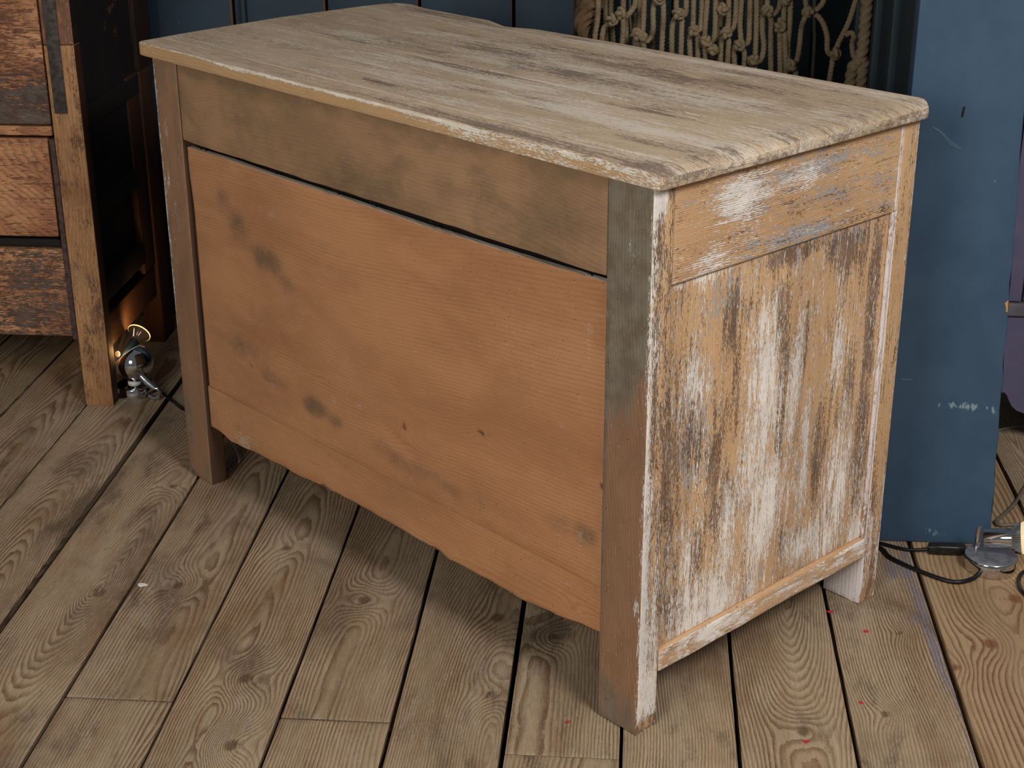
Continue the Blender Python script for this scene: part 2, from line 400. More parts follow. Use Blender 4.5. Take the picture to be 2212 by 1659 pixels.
def painted(name, col, col2, dirt, scuff, rough=0.5, pf=1.0):
    M = NM(name); gc = M.gc()
    n1 = M.noise(gc, 7, 4, 0.6); n2 = M.noise(M.vmul(gc, (60, 300, 300)), 1, 3, 0.6); n3 = M.noise(gc, 22, 6, 0.7)
    col_ = M.mix(M.mr(n1, 0.35, 0.65), lin(col), lin(col2))
    col_ = M.mix(M.math('MULTIPLY', M.mr(n2, 0.6, 0.8), 0.12), col_, lin(dirt))
    sc1 = M.noise(M.vmul(gc, (40, 90, 90)), 1, 5, 0.7, 0.6)
    v = M.math('ADD', sc1, M.math('MULTIPLY', M.attr('a'), 0.45))
    col_ = M.mix(M.math('MULTIPLY', M.mr(v, 0.76, 0.84), 0.8), col_, lin(scuff))
    ch = M.noise(gc, 55, 3, 0.6)
    v2 = M.math('ADD', ch, M.math('MULTIPLY', M.attr('b'), 0.5))
    col_ = M.mix(M.mr(v2, 0.8, 0.83), col_, lin((196, 140, 84)))
    h = M.math('ADD', M.math('MULTIPLY', n2, 0.12), M.math('MULTIPLY', n3, 0.2 * pf))
    cr = M.noise(M.vmul(gc, (18, 90, 90)), 1, 6, 0.75, 1.5)
    h = M.math('SUBTRACT', h, M.mr(M.math('ABSOLUTE', M.math('SUBTRACT', cr, 0.5)), 0.0, 0.006, 0.025 * pf, 0))
    return M.out(col_, rough, M.bump(h, 0.0010), spec=0.35)
MAT['blue'] = painted('blue_painted_boards', (37, 55, 70), (32, 49, 63), (24, 40, 54), (96, 112, 120), 0.55, 0.5)
MAT['bluepanel'] = painted('blue_painted_panel', (62, 85, 107), (54, 77, 99), (42, 62, 80), (134, 154, 160), 0.5)
MAT['darkblue'] = painted('dark_blue_trim', (40, 55, 61), (32, 46, 52), (20, 30, 35), (96, 112, 120), 0.5, 0.6)
MAT['raw'] = wood('raw_board_edge', (170, 116, 66), (120, 78, 44), freq=200, rough=0.8)
MAT['mauve'] = painted('mauve_painted_cupboard', (112, 106, 134), (100, 96, 126), (74, 66, 80), (150, 140, 140), 0.6)
MAT['mauve_trim'] = painted('worn_mauve_trim', (120, 116, 124), (96, 92, 100), (54, 46, 44), (158, 150, 148), 0.6)
MAT['black'] = plain('gap_black', (10, 9, 9), 0.95)
MAT['iron'] = plain('aged_iron', (78, 72, 66), 0.5, 0.35, (56, 50, 46), 90, 0.0006)
MAT['rustiron'] = plain('rust_brown_strip', (84, 62, 54), 0.8, 0.0, (58, 42, 40), 120, 0.0015)
MAT['nail'] = plain('rusty_nail', (60, 42, 32), 0.6, 0.5, (36, 26, 22), 300)
MAT['chrome'] = plain('chrome', (215, 215, 218), 0.06, 1.0)
def chrome_dusty():
    M = NM('dusty_chrome'); tc = M.n('ShaderNodeTexCoord').outputs['Object']
    n = M.noise(tc, 70, 3, 0.6)
    return M.out(M.mix(M.mr(n, 0.35, 0.6), lin((150, 152, 158)), lin((172, 174, 178))), M.mr(n, 0.35, 0.6, 0.42, 0.30), None, M.mr(n, 0.35, 0.6, 0.6, 0.85))
MAT['chrome_dusty'] = chrome_dusty()
MAT['plastic_black'] = plain('black_plastic', (20, 20, 21), 0.32, col2=(34, 33, 32), scale=200)
MAT['cable_black'] = plain('black_rubber_cable', (18, 17, 17), 0.38)
MAT['cable_grey'] = plain('grey_cable', (112, 102, 90), 0.5, col2=(92, 84, 74))
MAT['plastic_white'] = plain('white_plastic', (230, 228, 220), 0.35)
MAT['socket'] = plain('dark_glossy_socket', (30, 44, 56), 0.18)
def rope_mat(name, a, b, d):
    M = NM(name); tc = M.n('ShaderNodeTexCoord').outputs['Object']
    n = M.noise(M.vmul(tc, (1, 1, 1)), 900, 3, 0.7); n2 = M.noise(tc, 40, 3)
    c = M.mix(M.mr(n, 0.35, 0.65), lin(a), lin(b)); c = M.mix(M.math('MULTIPLY', M.mr(n2, 0.5, 0.7), 0.5), c, lin(d))
    return M.out(c, 0.95, M.bump(n, 0.0012), spec=0.1)
MAT['rope'] = rope_mat('hemp_rope', (154, 136, 108), (112, 96, 74), (98, 80, 60))
MAT['rope_old'] = rope_mat('old_hemp', (122, 100, 74), (84, 66, 48), (72, 54, 38))
MAT['fluff'] = plain('cobweb_fibre', (190, 186, 178), 0.9)
MAT['straw'] = plain('dry_straw', (150, 138, 86), 0.8)

def bulb_mats():
    M = NM('warm_bulb_glow'); M.b.inputs['Emission Color'].default_value = (1.0, 0.55, 0.2, 1); M.b.inputs['Emission Strength'].default_value = 2.2
    glow = M.out(lin((255, 220, 170)), 0.3)
    M = NM('bulb_glass_back'); tc = M.n('ShaderNodeTexCoord').outputs['Object']
    M.b.inputs['Emission Color'].default_value = (1.0, 0.6, 0.28, 1); M.b.inputs['Emission Strength'].default_value = 0.03
    back = M.out(lin((72, 50, 34)), 0.2, None, 0.8)
    M = NM('bright_bulb_glass'); M.b.inputs['Emission Color'].default_value = (1.0, 0.78, 0.5, 1); M.b.inputs['Emission Strength'].default_value = 7
    hot = M.out(lin((255, 240, 210)), 0.3)
    M = NM('reflector_glass'); M.b.inputs['Emission Color'].default_value = (0.85, 0.9, 0.8, 1); M.b.inputs['Emission Strength'].default_value = 0.04
    M.b.inputs['Coat Weight'].default_value = 1.0
    refl = M.out(lin((190, 192, 186)), 0.16, None, 1.0)
    M = NM('soft_rim_glow'); M.b.inputs['Emission Color'].default_value = (1.0, 0.72, 0.42, 1); M.b.inputs['Emission Strength'].default_value = 0.7
    soft = M.out(lin((190, 180, 160)), 0.15, None, 0.4)
    return glow, back, hot, refl, soft
MAT['glow'], MAT['bulbback'], MAT['hot'], MAT['refl'], MAT['softglow'] = bulb_mats()

# ------------------------------------------------------------------ floor
gaps = [(-1.304, .004), (-1.146, .003), (-0.987, .009), (-0.824, .0045), (-0.6625, .0022), (-0.503, .0036), (-0.342, .0042), (-0.182, .006), (-0.021, .003), (0.139, .004), (0.298, .004), (0.461, .007), (0.68, .005)]
xs = [(-2.10 + 0.16 * i, .004) for i in range(5)] + gaps + [(0.68 + 0.165 * i, .004) for i in range(1, 6)]
floor = gridbox('floor', (-2.3, -2.6, -0.06), (1.7, 2.4, -0.03), MAT['subfloor'], coarse=1.0, fine=(), bev=0.001)
tag(floor, 'bare worn floor of wide grey-brown pine boards', kind='structure')
# knots on single boards: board index by left gap -> list of (y, x, size, amplitude)
KN = {-0.503: [(.336, -.437, .026, .032)], -0.6625: [(.102, -.574, .028, .034), (-.0615, -.5536, .028, .036), (.50, -.60, .02, .01)], -0.182: [(.251, -.13, .022, .026), (.34, -.15, .02, .01)],
      -0.342: [(.088, -.2107, .022, .02), (.30, -.22, .03, .012)], -0.824: [(.36, -.748, .024, .028)], 0.298: [(.08, .35, .018, .014), (.30, .40, .012, .008)], 0.139: [(.03, .23, .024, .018)],
      -0.987: [(.33, -.87, .03, -.02), (.72, -.86, .02, .012)], 0.461: [(.28, .534, .03, .03), (.21, .47, .02, .018), (.06, .62, .035, .03), (.42, .60, .03, -.02)]}
RP = {-0.6625: (-.60, -.035, .05, .3), -0.503: (-.43, -.03, .02, .2), -0.342: (-.20, -.045, .12, .2), -0.182: (-.15, -.05, .0, .2), -0.824: (-.72, -.05, .06, .3), -0.987: (-.88, -.028, .10, .6),
      0.139: (.235, -.02, -.09, .15), 0.298: (.60, -.12, .0, 0), -0.021: (-.15, -.06, .02, 0), 0.461: (.57, -.01, .08, .3), -1.146: (-1.05, -.05, .08, .7), -1.304: (-1.22, -.05, .05, .7)}
BUTT = {-0.824: 0.035, -0.503: 0.0075, -0.182: -0.052, -1.304: 0.42, 0.68: 0.9}
for i in range(len(xs) - 1):
    (xa, ga), (xb, gb) = xs[i], xs[i + 1]
    spans = [(-2.4, 2.2)]
    yb = BUTT.get(xa)
    if yb is not None: spans = [(yb + 0.0012, 2.2), (-2.4, yb - 0.0012)]
    for si, (ya, yc) in enumerate(spans):
        sd = i * 3 + si + 11
        rp = RP.get(xa, ((xa + xb) / 2 + (vn(i, 3) - .5) * .15, -0.03 - 0.07 * float(vn(i, 9)), (float(vn(i, 21)) - .5) * .12, .3))
        if si == 1: rp = (rp[0] + .09, -.07, .02, 0)
        lo = (xa + ga / 2, ya, -0.022 ); hi = (xb - gb / 2, yc, 0.0)
        vis = -1.4 < (xa + xb) / 2 < 0.95
        def fl(P, key, xa=xa, xb=xb, sd=sd):
            x, y = P[:, 0], P[:, 1]
            a = 0.1 + 0.6 * (fbm(y * 3, x * 9, 0, sd) - .3)
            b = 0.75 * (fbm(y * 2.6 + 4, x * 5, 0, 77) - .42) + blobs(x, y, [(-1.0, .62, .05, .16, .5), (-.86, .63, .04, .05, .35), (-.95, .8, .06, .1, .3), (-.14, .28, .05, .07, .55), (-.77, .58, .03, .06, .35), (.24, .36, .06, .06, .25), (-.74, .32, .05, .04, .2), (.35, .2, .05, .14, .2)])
            c = blobs(x, y, [(.447, .40, .010, .28, .9), (.452, .12, .006, .25, .9), (.425, .50, .03, .05, .75), (.425, .345, .012, .02, .8)])
            if key in ('-x', '+x', '-y', '+y'): b = b * 0 + 1.6; a = a * 0; c = c * 0
            return dict(a=a, b=b, c=c)
        def wp(P, P0, key, sd=sd, lo=lo, hi=hi, w=0.0012):
            P = P.copy()
            e = (P0[:, 0] < lo[0] + 1e-6).astype(float) - (P0[:, 0] > hi[0] - 1e-6).astype(float)
            P[:, 0] += e * w * (0.3 + 2.2 * np.maximum(0, fbm(P0[:, 1] * 22, sd, 0, sd, 3) - .42) / .3)
            P[:, 2] += (float(vn(sd, 5)) - .5) * 0.002 + (vn(P0[:, 1] * 1.5, sd, 0, 4) - .5) * 0.002
            return P
        # near, visible part of the plank gets the fine grid
        gridbox('plank', lo, hi, MAT['floor_orange'] if xa == 0.461 else MAT['floor'], floor, 'y', 0.009 if vis else 0.04, ('+z',), 0.0022, fl, wp, seed=sd, ringp=rp, knots=KN.get(xa, ()) if si == 0 or xa != -0.503 else (), across='x', coarse=0.05)

# ------------------------------------------------------------------ back wall of upright boards
wall = gridbox('wall_back', (-2.6, 1.66, 0), (-0.165, 1.70, 2.1), MAT['black'], coarse=1.0, fine=(), bev=0.001)
tag(wall, 'wall of upright blue painted boards with open joints', kind='structure')
gx = [-0.9213 - 0.2075 * k for k in range(7, 0, -1)] + [-0.9213, -0.7128, -0.5068, -0.3002, -0.165]
for i in range(len(gx) - 1):
    def fb(P, key): return dict(a=0.2 * np.ones(len(P)), b=np.zeros(len(P)))
    gridbox('plank', (gx[i] + .0045, 1.62, 0.001), (gx[i + 1] - .0045, 1.642, 2.1), [MAT['blue'], MAT['raw']], wall, 'z', 0.05, ('-y',), 0.0015, fb, matfn=lambda k: 1 if k in ('-x', '+x') else 0, across='x', coarse=0.3)
gridbox('shadow_strip', (-0.902, 1.606, 0.001), (-0.890, 1.6195, 2.1), MAT['darkblue'], wall, 'z', 0.3, (), 0.003)  # added dark strip that stands in for a shadow line on the boards

# alcove behind the net, and its right-hand reveal with mouldings; the lit panel is the end of that partition
alc = gridbox('wall_alcove', (-0.30, 2.15, 0), (0.42, 2.19, 2.1), MAT['darkblue'], coarse=0.5, fine=(), bev=0.001)
tag(alc, 'dark recess behind the rope net', kind='structure')
for i in range(4):
    x0 = -0.29 + i * 0.172
    gridbox('plank', (x0 + .003, 2.125, 0.001), (x0 + .169, 2.149, 2.1), MAT['darkblue'], alc, 'z', 0.3, (), 0.002)
gridbox('reveal_board', (-0.185, 1.645, 0.0), (-0.1655, 2.12, 2.1), MAT['darkblue'], alc, 'z', 0.3, (), 0.002)
par = gridbox('wall_right', (0.405, 0.64, 0.0), (0.56, 2.12, 2.1), MAT['darkblue'], coarse=0.3, fine=(), bev=0.002)
tag(par, 'blue painted partition end with a broad flat panel', kind='structure')
def fpan(P, key):
    x, z = P[:, 0], P[:, 2]
    a = 0.05 + 0.4 * (fbm(x * 9, z * 6, 0, 5) - .45) + blobs(x, z, [(.53, .256, .055, .010, .75), (.505, .262, .01, .006, .8), (.575, .25, .02, .012, .5), (.50, .02, .03, .02, .5), (.55, .02, .03, .015, .3), (.545, .637, .01, .008, .5), (.431, .625, .008, .012, .55), (.449, .70, .02, .004, .3)])
    b = np.where(x > 0.44 + 0, 0, 0) + blobs(x, z, [(.5965, .248, .004, .012, .9), (.5905, .43, .002, .03, .8), (.597, .06, .004, .03, .7)])
    return dict(a=a, b=b)
def wpan(P, P0, key):
    P = P.copy(); z = P0[:, 2]
    e = np.clip((P0[:, 0] - .392) / .2, 0, 1)
    P[:, 0] += e * (0.0035 - 0.042 * z) + (P0[:, 0] > .58) * 0.0018 * (fbm(z * 30, 3, 0, 9) - .5) * 2
    return P
gridbox('panel', (0.392, 0.6, 0.0), (0.592, 0.6385, 2.1), MAT['bluepanel'], par, 'z', 0.012, ('-y',), 0.0025, fpan, wpan, across='x', coarse=0.05)
for (ya, yb, xo) in ((0.66, 0.80, .397), (0.82, 0.86, .388), (0.875, 0.99, .396), (1.005, 1.03, .386), (1.05, 1.24, .398), (1.25, 1.29, .385)):
    gridbox('moulding', (xo, ya, 0.0), (0.4045, yb, 2.1), MAT['darkblue'], par, 'z', 0.3, (), 0.003, across='y')
SCR = plain('pale_scratch', (120, 142, 156), .7)
for P in ([(.429, .5999, .720), (.440, .5999, .7135), (.450, .5999, .703), (.462, .5999, .692), (.476, .5999, .6865)], [(.436, .5999, .717), (.448, .5999, .708), (.460, .5999, .697), (.470, .5999, .6905)], [(.4195, .5999, .3005), (.428, .5999, .3000), (.436, .5999, .3005)]):
    tube('scratch', P, .00035, SCR, par, sides=5, step=.003)
tube('nail', [(0.4722, .5985, .7370), (0.4724, .5982, .7420), (.4735, .5980, .752)], 0.0013, MAT['nail'], par, sides=6)

# ------------------------------------------------------------------ chest of drawers (seen from its back corner)
TH = math.radians(42.6)
chest = empty('chest_of_drawers', (0, 0, 0), -TH, label='scraped pine chest of drawers seen from its unpainted back corner, middle of the floor', cat='chest')
H, T, L, D = 0.80, 0.0215, 1.1466, 0.556
side_w = [(.10, .642, .07, .006, .6), (.245, .45, .035, .10, .66), (.315, .43, .018, .09, .66), (.235, .53, .03, .05, .5), (.23, .36, .035, .12, .55), (.26, .26, .04, .08, .62), (.44, .27, .035, .12, .52), (.18, .24, .02, .10, .5), (.14, .15, .06, .05, .55), (.36, .17, .05, .03, .5),
          (.16, .735, .07, .03, .6), (.10, .66, .05, .03, .5), (.29, .742, .05, .02, .6), (.09, .50, .03, .06, .4), (.41, .47, .02, .1, .5), (.35, .30, .012, .14, .55), (.10, .20, .012, .1, .5), (.0, .3, .02, .4, .4), (.42, .15, .05, .03, .4), (.50, .14, .03, .04, .4)]
side_b = [(.168, .565, .022, .055, .62), (.272, .55, .016, .06, .6), (.286, .42, .007, .16, .75), (.30, .632, .07, .014, .72), (.42, .615, .05, .035, .7), (.487, .50, .014, .16, .8), (.49, .28, .018, .14, .62), (.15, .38, .02, .08, .6), (.38, .30, .018, .08, .55),
          (.08, .17, .04, .04, .55), (.31, .19, .012, .03, .6), (.10, .40, .02, .05, .5), (.07, .36, .03, .15, .35), (.33, .50, .012, .05, .5), (.16, .30, .02, .06, .45), (.185, .48, .01, .08, .5), (.115, .25, .015, .06, .5), (.45, .40, .01, .06, .4)]
side_c = [(.30, .66, .12, .02, .5), (.40, .70, .1, .02, .4), (.41, .63, .04, .02, .55), (.15, .60, .05, .04, .4), (.10, .42, .04, .1, .35), (.30, .75, .2, .012, .5)]
def fside(P, key):
    y, z = P[:, 1], P[:, 2]
    n = len(y)
    if key == '+x':
        mod = fbm(y * 30, z * 7, 0, 31) - .5
        lowz = sstep(.4, .1, z)
        a = 0.36 + 0.35 * (fbm(y * 14, z * 4, 0, 12) - .5) + blobs(y, z, side_w) + .2 * lowz + mod * .3
        b = 0.21 + 0.55 * (fbm(y * 22, z * 4, 0, 22) - .5) + blobs(y, z, side_b) * 1.0 + mod * .2
        c = 0.24 + 0.5 * (fbm(y * 10, z * 10, 0, 42) - .5) + blobs(y, z, side_c)
        b = np.where(blobs(y, z, side_w) > .45, b * .5, b)
        return dict(a=a, b=b, c=c, w=np.full(n, .012))
    return dict(a=np.full(n, .1), b=np.full(n, .3), c=np.zeros(n), w=np.full(n, .01))
def fpost(kind):
    def f(P, key):
        x, y, z = P[:, 0], P[:, 1], P[:, 2]; n = len(x)
        if key in ('+x', '-x'):
            if kind == 'near' and key == '+x':
                d = fside(P, key)
                d['a'] = d['a'] + .25 * sstep(.4, .0, z) + .3 * sstep(.012, .0, y) + blobs(y, z, [(.01, .76, .02, .02, .8), (.02, .06, .02, .03, .5)])
                d['b'] = d['b'] + blobs(y, z, [(.008, .72, .008, .06, .7), (.02, .05, .01, .02, .7), (.01, .45, .004, .3, .3)])
                d['a'] = d['a'] - 1.2 * sstep(.034, .012, z + .012 * fbm(y * 90, z * 40, 0, 4)); d['b'] = d['b'] + .25
                return d
            return dict(a=np.full(n, .0), b=np.full(n, .0), c=np.zeros(n), w=np.full(n, .02), ring=y, knot=np.zeros(n))
        if kind == 'near':
            b = .85 * sstep(.48, .66, z + .12 * fbm(x * 40, z * 3, 0, 8)) + .35 * sstep(-.045, -.075, x) * sstep(.3, .5, z) + .55 * sstep(.10, .02, z + x * .4) + .25 * (fbm(x * 50, z * 4, 0, 3) - .5)
            b = np.where(x < -.0685, np.maximum(b, .85 * sstep(.1, .3, z)), b)
            a = blobs(x, z, [(-.03, .69, .006, .02, .6), (-.035, .7, .01, .01, .4), (-.01, .2, .004, .02, .5), (-.045, .07, .003, .012, .5)]) + np.where(x > -.003, .45, 0)
            w = np.full(n, .06)
        else:
            b = .35 * (fbm(x * 40, z * 3, 0, 14) - .35) + .45 * sstep(.25, .1, z) * fbm(x * 30, z * 8, 0, 2) + .1 + .25 * sstep(.5, .7, z)
            a = blobs(x, z, [(-1.12, .66, .01, .03, .35), (-1.13, .56, .006, .05, .5), (-1.11, .51, .008, .03, .4), (-1.13, .45, .006, .03, .4)]) + np.where(x < -1.1435, .75 * sstep(.1, .4, z), 0)
            w = np.full(n, .025)
        return dict(a=a, b=b, c=np.zeros(n), w=w)
    return f
def wfoot(cx):
    def f(P, P0, key):
        P = P.copy(); z = P0[:, 2]
        s = sstep(.03, .0, z)
        left = cx < -.6
        if left:
            sh = np.clip((-1.1466 + .03 - P0[:, 0]) / .03, 0, 1) * s * sstep(.04, 0, z)
            P[:, 2] += sh * .018
        else:
            P[:, 2] += .004 * (fbm(P0[:, 0] * 60, P0[:, 1] * 60, 0, 3) - .3) * (z < .001)
            P[:, 0] -= (P0[:, 0] > -.001) * s * .003
        return P
    return f
def post(x0, x1, y0, y1, kind):
    mats = [MAT['post'], MAT['scraped'], MAT['post_inner_shade']]
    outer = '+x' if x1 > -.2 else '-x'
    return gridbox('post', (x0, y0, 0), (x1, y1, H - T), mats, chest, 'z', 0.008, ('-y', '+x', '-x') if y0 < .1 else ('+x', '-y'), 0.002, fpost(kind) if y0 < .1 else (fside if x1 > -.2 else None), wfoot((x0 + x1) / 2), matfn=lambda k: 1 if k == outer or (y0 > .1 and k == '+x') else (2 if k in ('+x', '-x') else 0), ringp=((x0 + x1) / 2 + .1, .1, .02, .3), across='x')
p1 = post(-.0755, 0, 0, .0385, 'near'); p1['label'] = 'dark back post with wormholes, white flaked on its outer side'
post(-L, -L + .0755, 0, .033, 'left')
# front posts; the near one shows a pale lilac-white inner face
def ffront(P, key):
    n = len(P); y, z = P[:, 1], P[:, 2]
    if key == '+x':
        d = fside(P, key); d['b'] = d['b'] * .8 + .08 + .25 * sstep(.35, .1, z); d['a'] = d['a'] * .7 + .4 * sstep(.549, .556, y) + .15 * sstep(.3, .1, z); d['a'] = np.where(z < .03, 0, d['a']); d['c'] = d['c'] * .3; return d
    return dict(a=np.full(n, .1), b=.25 * fbm(P[:, 0] * 40, z * 30, 0, 2), c=np.zeros(n), w=np.full(n, .0))
fp = gridbox('post', (-.073, .5175, 0), (0, D, H - T), [MAT['post'], MAT['scraped'], MAT['whitepaint']], chest, 'z', 0.008, ('-y', '+x'), 0.002, ffront, wfoot(0), matfn=lambda k: 1 if k == '+x' else (2 if k in ('-y', '+y') else 0), ringp=(.1, .6, 0, 0), across='x')
fp['label'] = 'front post with whitewashed inner foot'
gridbox('post', (-L, .5175, 0), (-L + .073, D, H - T), MAT['post'], chest, 'z', 0.05, (), 0.002, ringp=(0, .6, 0, 0))

# back rail under the top
def frail(P, key):
    x, z = P[:, 0], P[:, 2]; n = len(x)
    b = .15 + .5 * (fbm(x * 6, z * 12, 0, 6) - .45) + .35 * sstep(.757, .775, z) + .2 * blobs(x, z, [(-.2, .69, .1, .03, 1)])
    return dict(a=np.zeros(n), b=b, c=np.zeros(n), w=np.full(n, .012))
def wrail(P, P0, key):
    P = P.copy(); m = P0[:, 2] < .652
    P[:, 2] += m * ((fbm(P0[:, 0] * 14, 1, 0, 3) - .5) * .004)
    return P
rail = gridbox('back_rail', (-1.0695, .0008, .650), (-.0765, .018, .7785), MAT['rail'], chest, 'x', 0.012, ('-y',), 0.0012, frail, wrail, ringp=(.60, -.12, .02, -.5), knots=[(-.631, .717, .006, .012), (-.22, .70, .008, .006)], across='z')
rail['label'] = 'grey-brown board under the top'
# interior rail, coloured dark to put shade behind the slit
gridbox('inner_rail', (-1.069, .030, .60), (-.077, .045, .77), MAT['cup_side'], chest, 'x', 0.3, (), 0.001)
# back panel: broad board and narrow bottom board
pst = [(-.97, .56, .03, .03, .45), (-.93, .53, .05, .03, .45), (-.85, .49, .05, .025, .45), (-.78, .46, .04, .02, .3), (-.95, .31, .08, .03, .55), (-.85, .28, .06, .02, .5), (-.73, .265, .05, .02, .6), (-.68, .255, .03, .015, .5), (-.50, .245, .12, .02, .45), (-.40, .24, .1, .015, .4), (-.18, .27, .07, .02, .45), (-.11, .27, .03, .02, .6),
       (-.90, .38, .008, .08, .3), (-.09, .58, .02, .04, .3)]
def fpanel(P, key):
    x, z = P[:, 0], P[:, 2]; n = len(x)
    top = (key == '+z')
    b = .05 + .3 * (fbm(x * 5, z * 7, 0, 61) - .5) + blobs(x, z, pst) + .3 * sstep(-1.0, -1.07, x) * .6 + .12 * (fbm(x * 25, z * 4, 0, 63) - .5) + .15 * sstep(.22, .12, z) * sstep(-.4, -.9, x)
    a = blobs(x, z, [(-.96, .13, .05, .012, .6), (-.86, .57, .02, .004, .3), (-.82, .575, .006, .02, .4), (-.30, .42, .003, .08, .3), (-.11, .55, .006, .04, .4), (-.68, .29, .006, .006, .8), (-.12, .26, .008, .008, .6)]) + .06
    w = .02 + .16 * sstep(-.6, -.2, x) * fbm(x * 8, z * 8, 0, 64) ** 1.5 + .12 * blobs(x, z, [(-.2, .58, .2, .05, 1), (-.5, .22, .3, .06, .8), (-.25, .2, .2, .08, 1)])
    return dict(a=a, b=b, c=np.zeros(n), w=w)
def wpanel_top(P, P0, key):
    P = P.copy(); x = P0[:, 0]
    P[:, 2] += (P0[:, 2] > .63) * ((fbm(x * 9, 2, 0, 5) - .5) * .005 + .0015 * sstep(-.3, -.1, x))
    P[:, 1] += .0015 * np.sin(x * 3)
    P[:, 0] += (x < -1.06) * (.006 * sstep(.62, .52, P0[:, 2]) + .002 * (fbm(P0[:, 2] * 30, 1) - .5))
    return P
pn = gridbox('back_board', (-1.0655, .0045, .2015), (-.077, .0165, .6385), [MAT['panel'], MAT['dust']], chest, 'x', 0.01, ('-y',), 0.0015, fpanel, wpanel_top, matfn=lambda k: 1 if k == '+z' else 0, ringp=(.92, -.02, .22, -1.0),
             knots=[(-.497, .308, .017, .03), (-.321, .355, .014, .012), (-.702, .331, .008, .006), (-.56, .43, .006, .004), (-.911, .283, .010, .006), (-.56, .264, .007, .004), (-.571, .629, .006, .003), (-.894, .379, .010, .004), (-.079, .355, .007, .002), (-.081, .431, .006, .002), (-.094, .289, .006, .002)], across='z', seed=71)
pn['label'] = 'broad orange-brown pine board with knots and wormholes'
def wpanel_bot(P, P0, key):
    P = P.copy(); x = P0[:, 0]
    m = sstep(.15, .12, P0[:, 2])
    edge = .004 * np.sin(x * 9 + 1) + (fbm(x * 25, 3, 0, 7) - .5) * .008 + .012 * sstep(-.2, -.07, x) - .002 + .006 * sstep(-1.0, -1.06, x)
    edge = edge + .006 * np.exp(-((x + .72) / .010) ** 2) + .005 * np.exp(-((x + .43) / .012) ** 2)
    P[:, 2] += m * edge
    return P
bb_ = gridbox('back_board', (-1.0655, .0050, .121), (-.077, .0165, .2005), MAT['panel'], chest, 'x', 0.008, ('-y',), 0.0012, fpanel, wpanel_bot, ringp=(.05, -.05, .05, -.4), knots=[(-.386, .142, .008, .01), (-.132, .142, .010, .012), (-.75, .15, .008, .008)], across='z', seed=72)
bb_['label'] = 'narrow bottom board with a ragged lower edge'
# bent nails in the slit
for (nx, nz, ln) in ((-1.031, .6425, .009), (-1.015, .643, .010), (-.813, .6435, .009), (-.648, .643, .010), (-.557, .643, .012), (-.422, .643, .011), (-.11, .643, .009)):
    tube('nail', [(nx, .012, nz - .005), (nx + .0005, .006, nz + ln * .3), (nx + .002, .0008, nz + ln * .55), (nx + .005, -.0015, nz + ln * .5)], 0.0011, MAT['nail'], chest, sides=6, step=.002)

# right-hand side: top rail, two-board panel, bottom rail, white strip
def wsr(P, P0, key): return P
sr = gridbox('side_rail', (-.018, .0392, .6475), (-.0012, .5168, .7785), MAT['scraped'], chest, 'y', 0.007, ('+x',), 0.0014, fside, ringp=(.55, -.08, .03, .2), across='z', knots=[(.18, .69, .006, .006)])
sr['label'] = 'scraped upper rail with horizontal grain'
gridbox('side_board', (-.016, .0392, .1225), (-.0065, .2955, .6468), MAT['scraped'], chest, 'z', 0.006, ('+x',), 0.0012, fside, ringp=(.1, -.03, .02, .3), across='y')
gridbox('side_board', (-.016, .2962, .1225), (-.0072, .5168, .6468), MAT['scraped'], chest, 'z', 0.006, ('+x',), 0.0012, fside, ringp=(.42, -.05, .02, .3), across='y', knots=[(.42, .40, .006, .006)])
def wbr(P, P0, key):
    P = P.copy(); P[:, 2] += (P0[:, 2] < .09) * ((fbm(P0[:, 1] * 9, 3, 0, 3) - .5) * .004); return P
br = gridbox('bottom_rail', (-.020, .0392, .0865), (.0005, .5168, .1218), MAT['scraped'], chest, 'y', 0.006, ('+x',), 0.004, lambda P, k: (lambda d: dict(d, b=d['b'] * .3, a=d['a'] + .12))(fside(P, k)), wbr, ringp=(.1, .1, .03, .2), across='z')
br['label'] = 'lower side rail with chipped white paint'
gridbox('white_strip', (-.007, .5095, .1225), (-.0012, .5172, .6470), MAT['whitepaint'], chest, 'z', 0.008, ('+x', '-y'), 0.002, lambda P, k: dict(b=.2 + .5 * fbm(P[:, 2] * 9, 1, 0, 2) + .4 * sstep(.25, .15, P[:, 2]), a=np.zeros(len(P))), across='y')['label'] = 'white painted bead beside the front post'
gridbox('white_strip', (-.003, .5125, .6480), (-.0004, .5172, .772), MAT['whitepaint'], chest, 'z', 0.008, ('+x', '-y'), 0.001, lambda P, k: dict(b=.1 + .4 * fbm(P[:, 2] * 9, 1, 0, 2), a=np.zeros(len(P))), across='y')
# far side and front (turned away from us)
gridbox('side_board', (-L + .006, .034, .1225), (-L + .016, .5168, .7785), MAT['scraped'], chest, 'z', 0.1, (), 0.001)
gridbox('bottom_rail', (-L, .034, .0865), (-L + .020, .5168, .1218), MAT['scraped'], chest, 'y', 0.1, (), 0.003)
for k in range(3):
    z0 = .13 + k * .217
    dr = gridbox('drawer', (-L + .076, .528, z0), (-.076, .548, z0 + .205), MAT['scraped'], chest, 'x', 0.2, (), 0.003)
    for kx in (-.85, -.3):
        lathe('knob', [(.001, 0), (.010, 0), (.009, .010), (.018, .018), (.016, .028), (.001, .032)], MAT['scraped'], dr, 20, (0, 1, 0), (kx, .548, z0 + .1))

